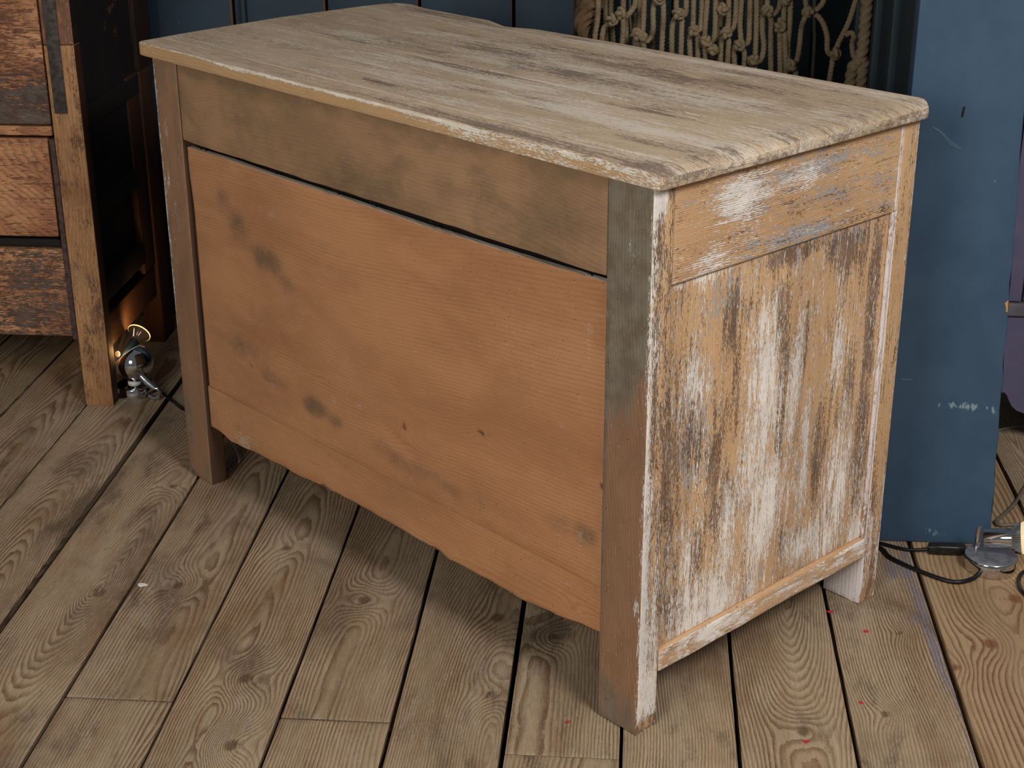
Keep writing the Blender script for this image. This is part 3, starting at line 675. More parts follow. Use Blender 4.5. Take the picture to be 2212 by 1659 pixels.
# top of three boards
def top_ends(y):
    t = y
    left = np.interp(t, [-.01, .1, .32, .5, .6], [-1.186, -1.203, -1.226, -1.222, -1.214])
    return left
tdark = [(-.72, .385, .20, .028, .55), (-.60, .25, .12, .016, .55), (-.48, .335, .16, .035, .6), (-.605, .475, .15, .03, .5), (-.95, .555, .22, .035, .6), (-.70, .565, .2, .02, .5), (-.36, .012, .36, .018, .65), (-.75, .02, .16, .012, .5), (-.40, .43, .2, .04, .6), (-.22, .45, .14, .04, .5), (-.957, .265, .10, .02, .5),
         (-.224, .231, .07, .010, .5), (-.622, .085, .05, .008, .75), (-.005, .30, .03, .35, .35), (-.012, .01, .05, .03, .6), (-.10, .10, .08, .012, .4), (-.28, .53, .12, .02, .45), (-.50, .15, .06, .01, .5), (-.35, .14, .04, .01, .45), (-.13, .36, .05, .015, .4), (-.06, .5, .06, .03, .35), (-.80, .30, .1, .02, .4)]
twhite = [(-.77, .185, .13, .035, .5), (-.95, .30, .10, .03, .5), (-.32, .15, .14, .05, .45), (-.45, .21, .16, .03, .45), (-.2, .34, .14, .04, .45), (-.03, .25, .05, .3, .35), (-.62, .13, .12, .03, .5), (-.16, .14, .12, .04, .4), (-.36, .27, .12, .02, .45), (-.52, .555, .2, .015, .5), (-.25, .565, .2, .012, .5), (-.86, .42, .08, .02, .4), (-.62, .32, .08, .015, .4)]
def ftop(P, key):
    x, y, z = P[:, 0], P[:, 1], P[:, 2]; n = len(x)
    if key == '+z':
        s = fbm(x * 3.2, y * 26, 0, 81) - .5; s2 = fbm(x * 4.5 + 9, y * 34, 0, 91) - .5
        a = .34 + 1.0 * s + blobs(x, y, twhite) * .75
        b = .15 + .7 * s2 + blobs(x, y, tdark) * .95
        return dict(a=a, b=b, c=np.zeros(n), w=np.full(n, .006))
    if key == '+x':
        return dict(a=.5 + .8 * (fbm(y * 20, z * 60, 0, 3) - .5), b=.50 + .9 * (fbm(y * 14 + 3, z * 40, 0, 5) - .5), c=np.zeros(n), w=np.full(n, .02))
    if key == '-y':
        a = 1.1 * sstep(.7925, .7975, z) * sstep(-1.0, -.93, x) * (.85 * sstep(-.25, -.4, x) + .2) + .45 * sstep(-.5, -.35, x) + .1
        b = .8 * sstep(.794, .7995, z) * sstep(-.5, -.2, x) * fbm(x * 30, 1) + .35 * sstep(-.3, -.1, x) * fbm(x * 18, z * 60, 0, 8)
        return dict(a=a, b=b, c=np.zeros(n), w=np.full(n, .015))
    return dict(a=np.full(n, .3), b=np.full(n, .2), c=np.zeros(n), w=np.zeros(n))
def wtop(P, P0, key):
    P = P.copy(); x, y, z = P0[:, 0], P0[:, 1], P0[:, 2]
    t = np.clip((-1.0 - x) / .19, 0, 1)
    P[:, 0] += t * (top_ends(y) + 1.19)
    # worn far edge
    far = sstep(.52, .588, y)
    P[:, 1] += far * (np.interp(x, [-1.2, -1.1, -.93, -.86, -.80, -.6, -.3, 0], [0.010, -.012, -.016, -.040, -.018, -.012, -.014, -.012]))
    # rounded corners
    for (cx, cy, sx, sy, rr) in ((.0130, .5880, 1, 1, .035), (.013, -.0044, 1, -1, .008), (-1.19, .588, -1, 1, .05), (-1.19, -.0044, -1, -1, .012)):
        dx = rr - (cx - x) * sx; dy = rr - (cy - y) * sy
        m = (dx > 0) & (dy > 0)
        d = np.sqrt(np.maximum(dx, 0) ** 2 + np.maximum(dy, 0) ** 2); k = np.where(m & (d > 1e-9), np.maximum(dx, dy) / np.maximum(d, 1e-9), 1)
        P[:, 0] += np.where(m, -sx * dx * (1 - k), 0); P[:, 1] += np.where(m, -sy * dy * (1 - k), 0)
    # soft rounding over the right-hand end
    e = np.clip((x + .022) / .035, 0, 1)
    P[:, 2] -= np.where(z > .79, e ** 2.2 * .0065 * (0.6 + .8 * fbm(y * 16, 2, 0, 6)), 0)
    P[:, 0] += np.where(x > .012, (fbm(y * 25, z * 60, 0, 7) - .5) * .004, 0)
    P[:, 1] += np.where(y < -.004, (fbm(x * 30, z * 50, 0, 7) - .5) * .0016, 0)
    P[:, 2] += np.where((y < -.003) & (z > .799), -(fbm(x * 40, 1, 0, 17)) * .0016, 0)
    return P
seams = [-.0044, .0455, .262, .588]
for k in range(3):
    y0, y1 = seams[k], seams[k + 1]
    fine = ('+z', '+x', '-y') if k == 0 else ('+z', '+x')
    tb = gridbox('top_board', (-1.19, y0 + (.0004 if k else 0), H - T), (.013, y1 - (.0004 if k < 2 else 0), H), [MAT['top'], MAT['fresh']], chest, 'x', 0.007, fine, .0015, ftop, wtop, matfn=(lambda kk: 1 if kk == '-y' else 0) if k == 0 else None,
                 ringp=((y0 + y1) / 2, -.06 - .03 * k + .8, .03, -.5), across='y', coarse=.02, seed=80 + k)

# ------------------------------------------------------------------ old cupboard on the left
XR, YF = -1.087, 1.072
cup = empty('cupboard', (-1.30, 1.3, 0), 0, label='tall old cupboard with flaking red-brown drawer fronts and a black-brown side, by the wall', cat='cupboard')
def cb(name, lo, hi, mat, **k):
    o = Vector((-1.30, 1.3, 0))
    f = k.pop('fields', None); ff = None
    if f: ff = lambda P, key: f(P + np.array([-1.30, 1.3, 0]), key)
    return gridbox(name, tuple(Vector(lo) - o), tuple(Vector(hi) - o), mat, cup, fields=ff, **k)
def ffr(kind):
    def f(P, key):
        x, z = P[:, 0], P[:, 2]; n = len(x)
        if kind == 'up':
            a = .45 + .6 * (fbm(x * 8, z * 20, 0, 3) - .4); b = .2 + .75 * sstep(.73, .62, z) + .5 * (fbm(x * 9, z * 16, 0, 5) - .5) - .25 * sstep(.70, .80, z)
        elif kind == 'mid':
            a = .30 + .6 * (fbm(x * 5, z * 16, 0, 6) - .5); b = -.15 + .3 * (fbm(x * 9, z * 30, 0, 8) - .5)
        else:
            a = .25 + .5 * (fbm(x * 10, z * 18, 0, 9) - .5); b = .55 + .6 * (fbm(x * 14, z * 18, 0, 4) - .5)
        return dict(a=a, b=b)
    return f
def fst(P, key):
    z = P[:, 2]; x = P[:, 0]; n = len(x)
    b = .22 + .8 * (fbm(x * 30, z * 9, 0, 8) - .4) + blobs(x, z, [(-1.092, .68, .008, .06, .6), (-1.092, .60, .006, .06, .5), (-1.10, .56, .03, .012, .4), (-1.10, .2, .02, .06, .35)])
    a = .1 + .5 * (fbm(x * 30, z * 12, 0, 28) - .45) + .3 * blobs(x, z, [(-1.12, .28, .02, .02, 1)])
    b = np.where(z > .744, .75, b)
    return dict(a=a, b=b)
rk = [(.45 * 0 + .28, -1.10, .012, .02)]
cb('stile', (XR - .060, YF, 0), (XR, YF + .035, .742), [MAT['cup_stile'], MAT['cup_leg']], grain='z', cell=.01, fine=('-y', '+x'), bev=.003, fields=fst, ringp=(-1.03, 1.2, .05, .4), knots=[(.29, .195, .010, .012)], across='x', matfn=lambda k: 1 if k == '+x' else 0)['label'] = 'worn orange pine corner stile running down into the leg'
cb('stile', (XR - .060, YF + .0005, .743), (XR, YF + .035, 1.9), [MAT['cup_stile'], MAT['cup_side']], matfn=lambda k: 1 if k == '+x' else 0, grain='z', cell=.02, fine=('-y',), bev=.002, fields=fst, ringp=(-1.2, 1.3, .05, .4), across='x')['label'] = 'upper stile length in darker red-brown paint'
cb('drawer', (-1.80, YF + .004, .588), (XR - .0645, YF + .03, .86), MAT['cup_front'], grain='x', cell=.01, fine=('-y',), bev=.003, fields=ffr('up'), ringp=(.9, 1.0, .1, -1.4), across='z')['label'] = 'upper drawer front, dark paint flaking off orange wood'
cb('ledge', (-1.80, YF + .002, .5665), (XR - .064, YF + .03, .5855), MAT['cup_front'], grain='x', cell=.02, fine=('-y',), bev=.003, fields=ffr('mid'), ringp=(.5, 1.0, .1, -1.4), across='z')
cb('drawer', (-1.80, YF + .010, .360), (XR - .078, YF + .035, .560), MAT['cup_front'], grain='x', cell=.01, fine=('-y',), bev=.004, fields=ffr('mid'), ringp=(.7, 1.0, .15, -1.3), across='z')['label'] = 'middle drawer front worn to bare red-brown wood'
cb('ledge', (-1.80, YF + .014, .338), (XR - .074, YF + .035, .354), MAT['cup_side'], grain='x', cell=.05, fine=('-y',), bev=.002, ringp=(.5, 1.0, .1, -1.4), across='z')
cb('drawer', (-1.80, YF + .006, .150), (XR - .070, YF + .030, .3365), MAT['cup_front'], grain='x', cell=.01, fine=('-y',), bev=.005, fields=ffr('low'), ringp=(.2, .98, .1, -1.3), across='z')['label'] = 'lowest drawer front with grey and orange flaking paint'
cb('edge_strip', (XR - .0735, YF + .005, .143), (XR - .0615, YF + .03, .560), MAT['rustiron'], grain='z', cell=.02, fine=(), bev=.003)['label'] = 'rough dark brown strip beside the drawers'
cb('carcass', (-1.80, YF + .036, .15), (XR - .03, 1.50, 1.9), MAT['black'], grain='z', fine=(), coarse=.5, bev=.001)
# iron strap with screws
st = cb('iron_strap', (-1.1385, YF - .003, .612), (-1.1135, YF - .0003, 1.0), MAT['iron'], grain='z', fine=(), bev=.001); st['label'] = 'dark iron strap screwed over the stile'
st_o = Vector((-1.30, 1.3, 0))
for z in (.640, .722, .792, .862):
    s = lathe('screw', [(.0001, .0012), (.0050, .0010), (.0056, 0)], MAT['iron'], st, 20, (0, -1, 0), Vector((-1.126, YF - .003, z)) - st_o)
    mesh_obj('slot', [Vector(p) - st_o for p in ((-1.1268, YF - .0044, z - .0045), (-1.1258, YF - .0044, z - .0045), (-1.1258, YF - .0044, z + .0045), (-1.1268, YF - .0044, z + .0045))] + [Vector(p) - st_o for p in ((-1.1268, YF - .0035, z - .0045), (-1.1258, YF - .0035, z - .0045), (-1.1258, YF - .0035, z + .0045), (-1.1268, YF - .0035, z + .0045))],
             [(0, 1, 2, 3), (4, 7, 6, 5), (0, 4, 5, 1), (1, 5, 6, 2), (2, 6, 7, 3), (3, 7, 4, 0)], MAT['black'], st, False)
for (x, z) in ((-1.1335, .690), (-1.1345, .625)):
    lathe('nail', [(.0001, .001), (.0030, .0006), (.0033, -.001)], MAT['cable_grey'], cup, 12, (0, -1, 0), Vector((x - .008, YF - .0003, z)) - st_o)
# side: frame and recessed panels
def fsd(P, key):
    y, z = P[:, 1], P[:, 2]
    a = -.3 + blobs(y, z, [(1.33, .77, .05, .012, .95), (1.36, .785, .02, .01, .9), (1.28, .745, .03, .012, .8), (1.34, .72, .02, .03, .85), (1.20, .71, .02, .006, .7), (1.30, .69, .02, .012, .6)]) + .25 * (fbm(y * 12, z * 12, 0, 3) - .5)
    return dict(a=a, b=np.zeros(len(y)))
cs = dict(bev=.002, ringp=(1.2, -1.3, .1, .4))
cb('side_panel', (XR - .020, YF + .036, .40), (XR - .010, 1.44, 1.9), MAT['cup_side'], grain='z', cell=.012, fine=('+x',), fields=fsd, across='y', **cs)
cb('side_panel', (XR - .026, YF + .036, .232), (XR - .018, 1.37, .57), MAT['cup_side'], grain='z', cell=.05, fine=('+x',), fields=None, across='y', **cs)
cb('side_rail', (XR - .019, YF + .036, .575), (XR - .003, 1.44, .615), MAT['cup_side'], grain='y', cell=.05, fine=(), **cs)
cb('side_rail', (XR - .019, YF + .036, .385), (XR - .003, 1.37, .425), MAT['cup_side'], grain='y', cell=.05, fine=(), **cs)
cb('side_rail', (XR - .019, YF + .036, .215), (XR - .003, 1.37, .262), MAT['cup_side'], grain='y', cell=.05, fine=(), **cs)
cb('back_post', (XR - .045, 1.440, .0), (XR, 1.523, .62), MAT['cup_leg'], grain='z', cell=.03, fine=('+x',), **cs)
cb('back_post', (XR - .045, 1.441, .621), (XR, 1.545, 1.9), MAT['cup_post'], grain='z', cell=.03, fine=('+x',), **cs)
cb('back_post', (XR - .035, 1.365, .19), (XR - .004, 1.436, .62), MAT['cup_leg'], grain='z', cell=.03, fine=('+x',), **cs)
cb('stretcher', (XR - .034, YF + .036, .115), (XR - .008, 1.44, .185), MAT['cup_leg'], grain='y', cell=.03, fine=('+x',), **cs)
gridbox('leg', (-.50, -.228, 0), (-.455, -.19, .149), MAT['cup_stile'], cup, 'z', .05, (), .003)

# ------------------------------------------------------------------ mauve cupboard at the right edge
mv = empty('cupboard', (0.95, 1.2, 0), 0, label='mauve painted cupboard with a curved apron behind the blue partition, only its edge in frame', cat='cupboard')
mo = Vector((.95, 1.2, 0))
def mb(name, lo, hi, mat, **k): return gridbox(name, tuple(Vector(lo) - mo), tuple(Vector(hi) - mo), mat, mv, **k)
mb('body', (.665, 1.012, .118), (1.30, 1.40, .90), MAT['mauve'], grain='z', cell=.03, fine=('-y',), coarse=.3, bev=.003)
mb('stile', (.664, 1.0, .300), (.6975, 1.0115, .9), MAT['mauve'], grain='z', coarse=.2, fine=())
mb('stile', (.702, 1.004, .300), (.7300, 1.0115, .9), MAT['mauve'], grain='z', coarse=.2, fine=())
mb('moulding', (.660, .994, .272), (1.30, 1.0115, .298), MAT['mauve_trim'], grain='x', cell=.02, coarse=.1, fine=('-y',), bev=.004)
# apron with curved cut-out
pts = [(.664, .270), (.664, .116), (.690, .116), (.6915, .1125), (.694, .112), (.699, .100), (.706, .088), (.716, .079), (.73, .074), (.752, .072), (.775, .06), (.79, .035), (.795, 0.0), (.83, 0.0), (.83, .10), (.95, .13), (1.16, .10), (1.19, 0), (1.30, 0), (1.30, .270)]
n = len(pts); V = [Vector((x, 1.001, z)) - mo for x, z in pts] + [Vector((x, 1.0118, z)) - mo for x, z in pts]
F = [tuple(range(n)), tuple(range(2 * n - 1, n - 1, -1))] + [((i + 1) % n, i, i + n, (i + 1) % n + n) for i in range(n)]
ap = mesh_obj('apron', V, F, MAT['mauve'], mv, False, attrs=dict(gc=np.array([tuple(v) for v in V])))
mb('leg', (1.24, 1.36, 0), (1.29, 1.398, .117), MAT['mauve'], grain='z', coarse=.2, fine=())

# ------------------------------------------------------------------ rope net hanging in front of the alcove
ROPES= [[(-0.1009, 0.8799), (-0.1021, 0.7994), (-0.1066, 0.763), (-0.1073, 0.7032)], [(-0.0918, 0.7034), (-0.0922, 0.7717), (-0.0781, 0.7895), (-0.0631, 0.8031)], [(-0.0573, 0.8803), (-0.0557, 0.8124), (-0.0598, 0.8065), (-0.0562, 0.7973), (-0.0548, 0.7771), (-0.0566, 0.7038)], [(-0.0329, 0.8804), (-0.0333, 0.8309), (-0.038, 0.815), (-0.0503, 0.8024), (-0.0597, 0.8056)], [(-0.0179, 0.8805), (-0.0179, 0.7935), (-0.019, 0.7724), (-0.0205, 0.7639), (-0.0176, 0.7538), (-0.0145, 0.7043)], [(0.0104, 0.8338), (0.003, 0.8295), (-0.0007, 0.8129), (0.0003, 0.781), (-0.0027, 0.7658), (-0.0109, 0.7573), (-0.0204, 0.7623)], [(0.0104, 0.8338), (0.0165, 0.8288), (0.0181, 0.8064), (0.0176, 0.7686), (0.0169, 0.6875)], [(0.039, 0.8809), (0.0414, 0.8149), (0.0443, 0.8058), (0.0371, 0.794), (0.0346, 0.7687), (0.0366, 0.6878)], [(0.0565, 0.8811), (0.0591, 0.8151), (0.0544, 0.8059), (0.0468, 0.8066), (0.0522, 0.7966), (0.0524, 0.7689), (0.0529, 0.688)], [(0.0715, 0.8812), (0.0729, 0.786), (0.0733, 0.7759), (0.0679, 0.7615), (0.0708, 0.6882)], [(0.0865, 0.8813), (0.0877, 0.7945), (0.0842, 0.7777), (0.0758, 0.7759), (0.0822, 0.7633), (0.0845, 0.6884)], [(0.0981, 0.8814), (0.0953, 0.7945), (0.0948, 0.766), (0.0978, 0.7567), (0.0955, 0.7508), (0.1006, 0.6713)], [(0.1098, 0.8815), (0.1129, 0.7947), (0.1118, 0.7636), (0.1046, 0.7551), (0.0978, 0.7551)], [(0.1339, 0.8816), (0.1367, 0.7908), (0.133, 0.7807), (0.1325, 0.7723), (0.1258, 0.7528), (0.1271, 0.6717)], [(0.148, 0.8817), (0.149, 0.7967), (0.1416, 0.7766), (0.1343, 0.7706), (0.1391, 0.7589), (0.1391, 0.7403), (0.1391, 0.6718)], [(0.1596, 0.8818), (0.1582, 0.7968), (0.1609, 0.7608), (0.1581, 0.7506), (0.1501, 0.7421), (0.154, 0.6634)], [(0.1728, 0.8819), (0.1754, 0.7895), (0.1752, 0.7609), (0.1681, 0.7516), (0.1598, 0.7498), (0.1653, 0.7423), (0.1692, 0.7321), (0.1694, 0.6636)], [(0.1836, 0.882), (0.1879, 0.7896), (0.1886, 0.7332), (0.1866, 0.723), (0.1916, 0.6639)], [(0.2043, 0.8821), (0.2054, 0.8205), (0.2067, 0.8123), (0.199, 0.8014), (0.1996, 0.7755), (0.2038, 0.7469), (0.1991, 0.7257), (0.1884, 0.7213)], [(0.2291, 0.8823), (0.2282, 0.829), (0.2249, 0.8149), (0.217, 0.8082), (0.2085, 0.8106), (0.2134, 0.7982), (0.2156, 0.7614), (0.2197, 0.6643)], [(0.2308, 0.8), (0.2305, 0.7792), (0.2377, 0.6472)], [(0.2448, 0.8824), (0.2476, 0.8118), (0.2478, 0.7835), (0.2475, 0.7474), (0.2495, 0.7161), (0.2566, 0.7119), (0.2639, 0.7035), (0.2684, 0.6476)], [(0.2348, 0.8824), (0.2373, 0.7901), (0.2408, 0.7616), (0.2488, 0.6474)], [(0.2548, 0.7136), (0.2658, 0.7248), (0.2681, 0.7535), (0.2695, 0.7837), (0.2741, 0.8021), (0.2801, 0.8121), (0.276, 0.8237), (0.2662, 0.8826)], [(0.3197, 0.883), (0.3073, 0.8379), (0.2993, 0.8222), (0.2891, 0.8138), (0.2801, 0.8121), (0.2937, 0.8081), (0.3071, 0.7941), (0.3164, 0.77), (0.319, 0.7448), (0.3274, 0.7339), (0.3339, 0.7366)], [(0.3754, 0.8834), (0.3638, 0.8343), (0.3528, 0.7945), (0.3398, 0.7577), (0.3339, 0.7366), (0.3299, 0.7221), (0.3267, 0.6398)], [(0.3496, 0.7712), (0.3576, 0.7763), (0.3646, 0.7713), (0.3635, 0.7546), (0.3685, 0.7327), (0.3808, 0.7159)]]
BACK= [[(-0.0799, 0.8747), (-0.0784, 0.799), (-0.0761, 0.7735), (-0.0728, 0.6958)], [(-0.0345, 0.7994), (-0.0336, 0.6962)], [(-0.0255, 0.8751), (-0.0253, 0.774), (-0.0257, 0.6963)], [(-0.0918, 0.8746), (-0.0885, 0.7904), (-0.0836, 0.7131)], [(0.1126, 0.7412), (0.1144, 0.6632)], [(0.1175, 0.8761), (0.1205, 0.7754), (0.1235, 0.672)], [(0.125, 0.8761), (0.1265, 0.8093), (0.1256, 0.7755)], [(0.1948, 0.8766), (0.1988, 0.7762)], [(-0.0015, 0.7571), (0.0021, 0.6967)], [(-0.0507, 0.7908), (-0.0466, 0.6961)]]
THICK= [[(0.3836, 0.8834), (0.3816, 0.8386), (0.3813, 0.7915), (0.3806, 0.7489), (0.3735, 0.7226), (0.3645, 0.709), (0.3638, 0.6316)], [(0.3818, 0.7346), (0.384, 0.7177), (0.382, 0.7007), (0.3832, 0.6232)]]
KNOTS= [(-0.0596, 0.8081), (-0.0205, 0.7657), (0.0103, 0.8353), (0.0449, 0.8074), (0.0738, 0.7776), (0.0974, 0.7585), (0.1328, 0.774), (0.1583, 0.7525), (0.1859, 0.7249), (0.2059, 0.8139), (0.2309, 0.7867), (0.2538, 0.7155), (0.279, 0.8137), (0.3327, 0.7384), (0.3811, 0.717), (0.2371, 0.8347), (-0.0755, 0.7971), (-0.0299, 0.7698), (0.1257, 0.8173), (0.1107, 0.7435)]
net = empty('rope_net', (0.13, 1.1, 0.8), 0, label='knotted hemp rope net hanging behind the chest in front of the dark recess', cat='net')
no = np.array([.13, 1.1, .8])
def rope(name, pl, y, rad, lay, mat, jit=.006, ext=True):
    rnd = random.Random(hash((round(pl[0][0] * 1e4), len(pl))) & 0xffff)
    P = [(x - no[0], y + rnd.uniform(-jit, jit) - no[1], z - no[2]) for x, z in pl]
    # the hanging ends carry on up and down
    if ext:
        if P[0][2] > .06: P = [(P[0][0] + (P[0][0] - P[1][0]) * .6, P[0][1], P[0][2] + .12)] + P
        if P[-1][2] > .06: P = P + [(P[-1][0], P[-1][1], P[-1][2] + .12)]
        if P[-1][2] < -.09: P = P + [(P[-1][0] + .004, P[-1][1], P[-1][2] - .30)]
        if P[0][2] < -.09: P = [(P[0][0] + .004, P[0][1], P[0][2] - .30)] + P
    return tube(name, P, rad, mat, net, sides=12, strands=3, lay=lay, step=.0022)
for pl in ROPES: rope('rope', pl, 1.1, .0053, .022, MAT['rope'])
for pl in BACK: rope('rope', pl, 1.15, .0053, .022, MAT['rope'])
for pl in THICK: rope('border_rope', pl, 1.085, .0112, .046, MAT['rope'], .002)['label'] = 'thicker border rope'
for i, (x, z) in enumerate(KNOTS):
    rnd = random.Random(i + 3)
    ph = rnd.uniform(0, 6.28); s = rnd.uniform(.0046, .0056)
    P = []
    for k in range(46):
        t = k / 45 * 2 * math.pi * .985
        r = s * (1 + .42 * math.cos(3 * t + ph))
        p = Vector((r * math.cos(2 * t), .0062 * math.sin(3 * t + ph), r * math.sin(2 * t) * 1.15))
        p.rotate(Matrix.Rotation(rnd_a := (i * 1.7) % 6.28, 3, 'Y'))
        p.rotate(Matrix.Rotation(.5 * math.sin(i * 2.3), 3, 'Z')); p.rotate(Matrix.Rotation(.6 * math.cos(i * 1.9), 3, 'X'))
        P.append((x - no[0] + p.x, -.008 + p.y, z - no[2] + p.z))
    V, F = sweep(P, .0048, 10, 3, .022, .003, smoothpts=False)
    # a short core so no light shows through
    mesh_obj('knot', V, F, MAT['rope'], net, angle=60)
# frayed bundle at the left end of the net
Pb = [(-.100, 1.14, 1.02), (-.108, 1.135, .875), (-.114, 1.13, .835), (-.122, 1.13, .808), (-.130, 1.13, .785), (-.128, 1.13, .765), (-.122, 1.13, .75), (-.118, 1.13, .742)]
rb = [.011, .012, .013, .018, .025, .026, .018, .006]
Sb = catmull([np.array(p) - no for p in Pb], .003)
rads = np.interp(np.linspace(0, 1, len(Sb)), np.linspace(0, 1, len(rb)), rb)
V, F = sweep(Sb, rads, 28, 7, .16, smoothpts=False)
fe = mesh_obj('frayed_end', V, F, MAT['rope_old'], net, angle=60); fe['label'] = 'fat frayed rope end'
rnd = random.Random(5); Vf = []; Ff = []
for k in range(150):
    i = rnd.randrange(int(len(Sb) * .35), len(Sb)); th = rnd.uniform(0, 6.28); r = rads[i]
    p = Sb[i] + np.array([math.cos(th), math.sin(th) * .9, 0]) * r * .95
    d = np.array([math.cos(th), math.sin(th), rnd.uniform(-1.2, .6)]) * rnd.uniform(.004, .010); bnd = np.array([rnd.uniform(-1, 1), rnd.uniform(-1, 1), rnd.uniform(-1, 0)]) * .004
    v, f = sweep([p, p + d * .5 + bnd * .3, p + d + bnd], .00022, 3, smoothpts=False)
    b0 = len(Vf); Vf += v; Ff += [tuple(a + b0 for a in q) for q in f]
tag(mesh_obj('loose_fibre', Vf, Ff, MAT['rope_old'], net, False), kind='stuff')
# fuzz along the front ropes
Vf = []; Ff = []
for pl in ROPES:
    S = catmull([(x - no[0], 0, z - no[2]) for x, z in pl], .004)
    for p in S[::2]:
        if rnd.random() < .55:
            sx = rnd.choice((-1, 1)); p0 = p + np.array([sx * .0048, -.001, 0]); p1 = p0 + np.array([sx * rnd.uniform(.001, .0035), rnd.uniform(-.001, .001), rnd.uniform(-.0025, .0025)])
            v, f = sweep([p0, (p0 + p1) / 2 + np.array([0, 0, .0004]), p1], .00018, 3, smoothpts=False)
            b0 = len(Vf); Vf += v; Ff += [tuple(a + b0 for a in q) for q in f]
tag(mesh_obj('loose_fibre', Vf, Ff, MAT['rope'], net, False), kind='stuff')

# two thin rods behind the net
w1 = tube('wire', [(-.052, 1.3, 1.25), (-.0456, 1.3, .818), (-.0419, 1.3, .7466), (-.036, 1.3, .66), (-.03, 1.3, .0)], .0022, plain('bright_wire', (176, 168, 150), .35, .4), sides=8)
tag(w1, 'thin bright wire hanging behind the left part of the rope net', 'wire')
w2 = tube('cable', [(.309, 1.3, 1.25), (.3112, 1.3, .8209), (.3143, 1.3, .7502), (.3177, 1.3, .6509), (.32, 1.3, .0)], .0038, MAT['cable_grey'], sides=8)
tag(w2, 'grey cable hanging straight behind the right part of the rope net', 'cable')

# ------------------------------------------------------------------ chrome ball spot lamp on the left
lc = Vector((-1.0625, 1.1425, 0))
la = empty('spot_lamp', lc, 0, label='chrome ball spot lamp on a round base, beside the old cupboard leg', cat='lamp')
lathe('base', [(.0405, 0), (.0408, .0225), (.0395, .0245), (.034, .0262), (.018, .0272), (.0, .0275)], MAT['chrome'], la, 56)['label'] = 'round chrome base'
lathe('neck', [(.0145, .0273), (.0145, .040)], MAT['plastic_white'], la, 32)['label'] = 'white plastic neck'
bc = Vector((.0035, -.002, .071))
# ball cut by a slanting opening
fwd, rt, up = _f, _r, _u
nax = (-.64 * rt + .77 * up + .05 * fwd).normalized()
R = .0405; prof = []
for k in range(0, 33):
    a = math.pi * k / 32
    h = -R * math.cos(a)
    if h > .0175: break
    prof.append((R * math.sin(a), h))
rim = math.sqrt(R * R - .0175 ** 2)
prof += [(rim, .0175), (rim - .0015, .0181), (rim - .003, .0168), (rim - .004, .004), (.012, -.008), (.0, -.008)]
lathe('ball_shade', prof, MAT['chrome'], la, 64, nax, bc)['label'] = 'chrome ball with a slanting opening'
lathe('rim', [(rim - .0012, .0171), (rim + .0002, .0177), (rim + .0002, .0190), (rim - .0012, .0194)], MAT['plastic_white'], la, 64, nax, bc)
# socket and reflector bulb
bax = (.60 * fwd + .28 * rt + .75 * up).normalized()
sb = bc - rt * .019 + up * .010 - fwd * .004
lathe('socket', [(.0088, 0), (.0088, .050), (.0076, .0505)], MAT['socket'], la, 28, bax, sb)['label'] = 'dark glossy bulb socket'
bp = sb + bax * .050
bulb = empty('bulb', (0, 0, 0)); bulb.parent = la
ribs = []
lathe('reflector', [(.008, -.002), (.010, .004), (.016, .012), (.022, .018), (.0250, .021)], MAT['bulbback'], bulb, 48, bax, bp)
lathe('glass_rim', [(.0246, .0205), (.0252, .0212), (.0250, .0228), (.0240, .0232), (.012, .0250), (.0, .0256)], MAT['glow'], bulb, 48, bax, bp)
for k in range(30):
    t = 2 * math.pi * k / 30; q = Vector((0, 0, 1)).rotation_difference(bax)
    pr = [bp + q @ Vector((r * math.cos(t), r * math.sin(t), h)) for r, h in ((.0102, .003), (.0163, .0112), (.0222, .0172))]
    tube('rib', pr, .0004, MAT['chrome'], bulb, sides=5, smoothpts=False)
lathe('flange', [(.006, 0), (.0066, .001), (.006, .002)], MAT['plastic_white'], la, 20, (-.3, -1, .3), bc + Vector((-.030, -.008, .022)))
# clamp and bent tube arm
arm = [Vector(p) - lc for p in ((-1.0247, 1.108, .0424), (-1.0096, 1.108, .0290), (-1.000, 1.108, .018), (-1.0035, 1.108, .0085), (-1.0150, 1.109, .0060), (-1.0245, 1.111, .010))]
tube('arm', [arm[1]] + [(arm[1] + arm[2]) / 2 + Vector((.003, 0, .003))] + arm[2:], .0042, MAT['chrome'], la, sides=16, step=.002)
tube('clamp', [arm[0] + Vector((-.012, .004, .011)), arm[0], arm[1]], .0068, MAT['chrome_dusty'], la, sides=16, smoothpts=False)
lathe('screw', [(.0001, .002), (.003, .0016), (.0036, 0)], MAT['chrome_dusty'], la, 14, (-.75, -.66, 0), Vector((-.031, -.0265, .011)))
tube('cord', [Vector(p) - lc for p in ((-1.022, 1.155, .006), (-1.0, 1.135, .004), (-.968, 1.096, .004), (-.933, 1.058, .004), (-.87, 1.03, .004), (-.78, 1.10, .004))], .0032, MAT['cable_black'], la, sides=10)
# warm light of this bulb
pl_ = bpy.data.lights.new('bulb_light', 'SPOT'); pl_.energy = .55; pl_.color = (1, .55, .2); pl_.spot_size = 2.3; pl_.spot_blend = .6; pl_.shadow_soft_size = .02
po = bpy.data.objects.new('bulb_light', pl_); C.objects.link(po); po.parent = la; po.location = bp + bax * .032
po.rotation_euler = Vector((-.75, .60, .28)).to_track_quat('-Z', 'Y').to_euler()

pl3 = bpy.data.lights.new('shade_glow', 'POINT'); pl3.energy = .10; pl3.color = (1, .55, .2); pl3.shadow_soft_size = .008
po3 = bpy.data.objects.new('shade_glow', pl3); C.objects.link(po3); po3.parent = la; po3.location = bc + nax * .032 - fwd * .020 + rt * .002

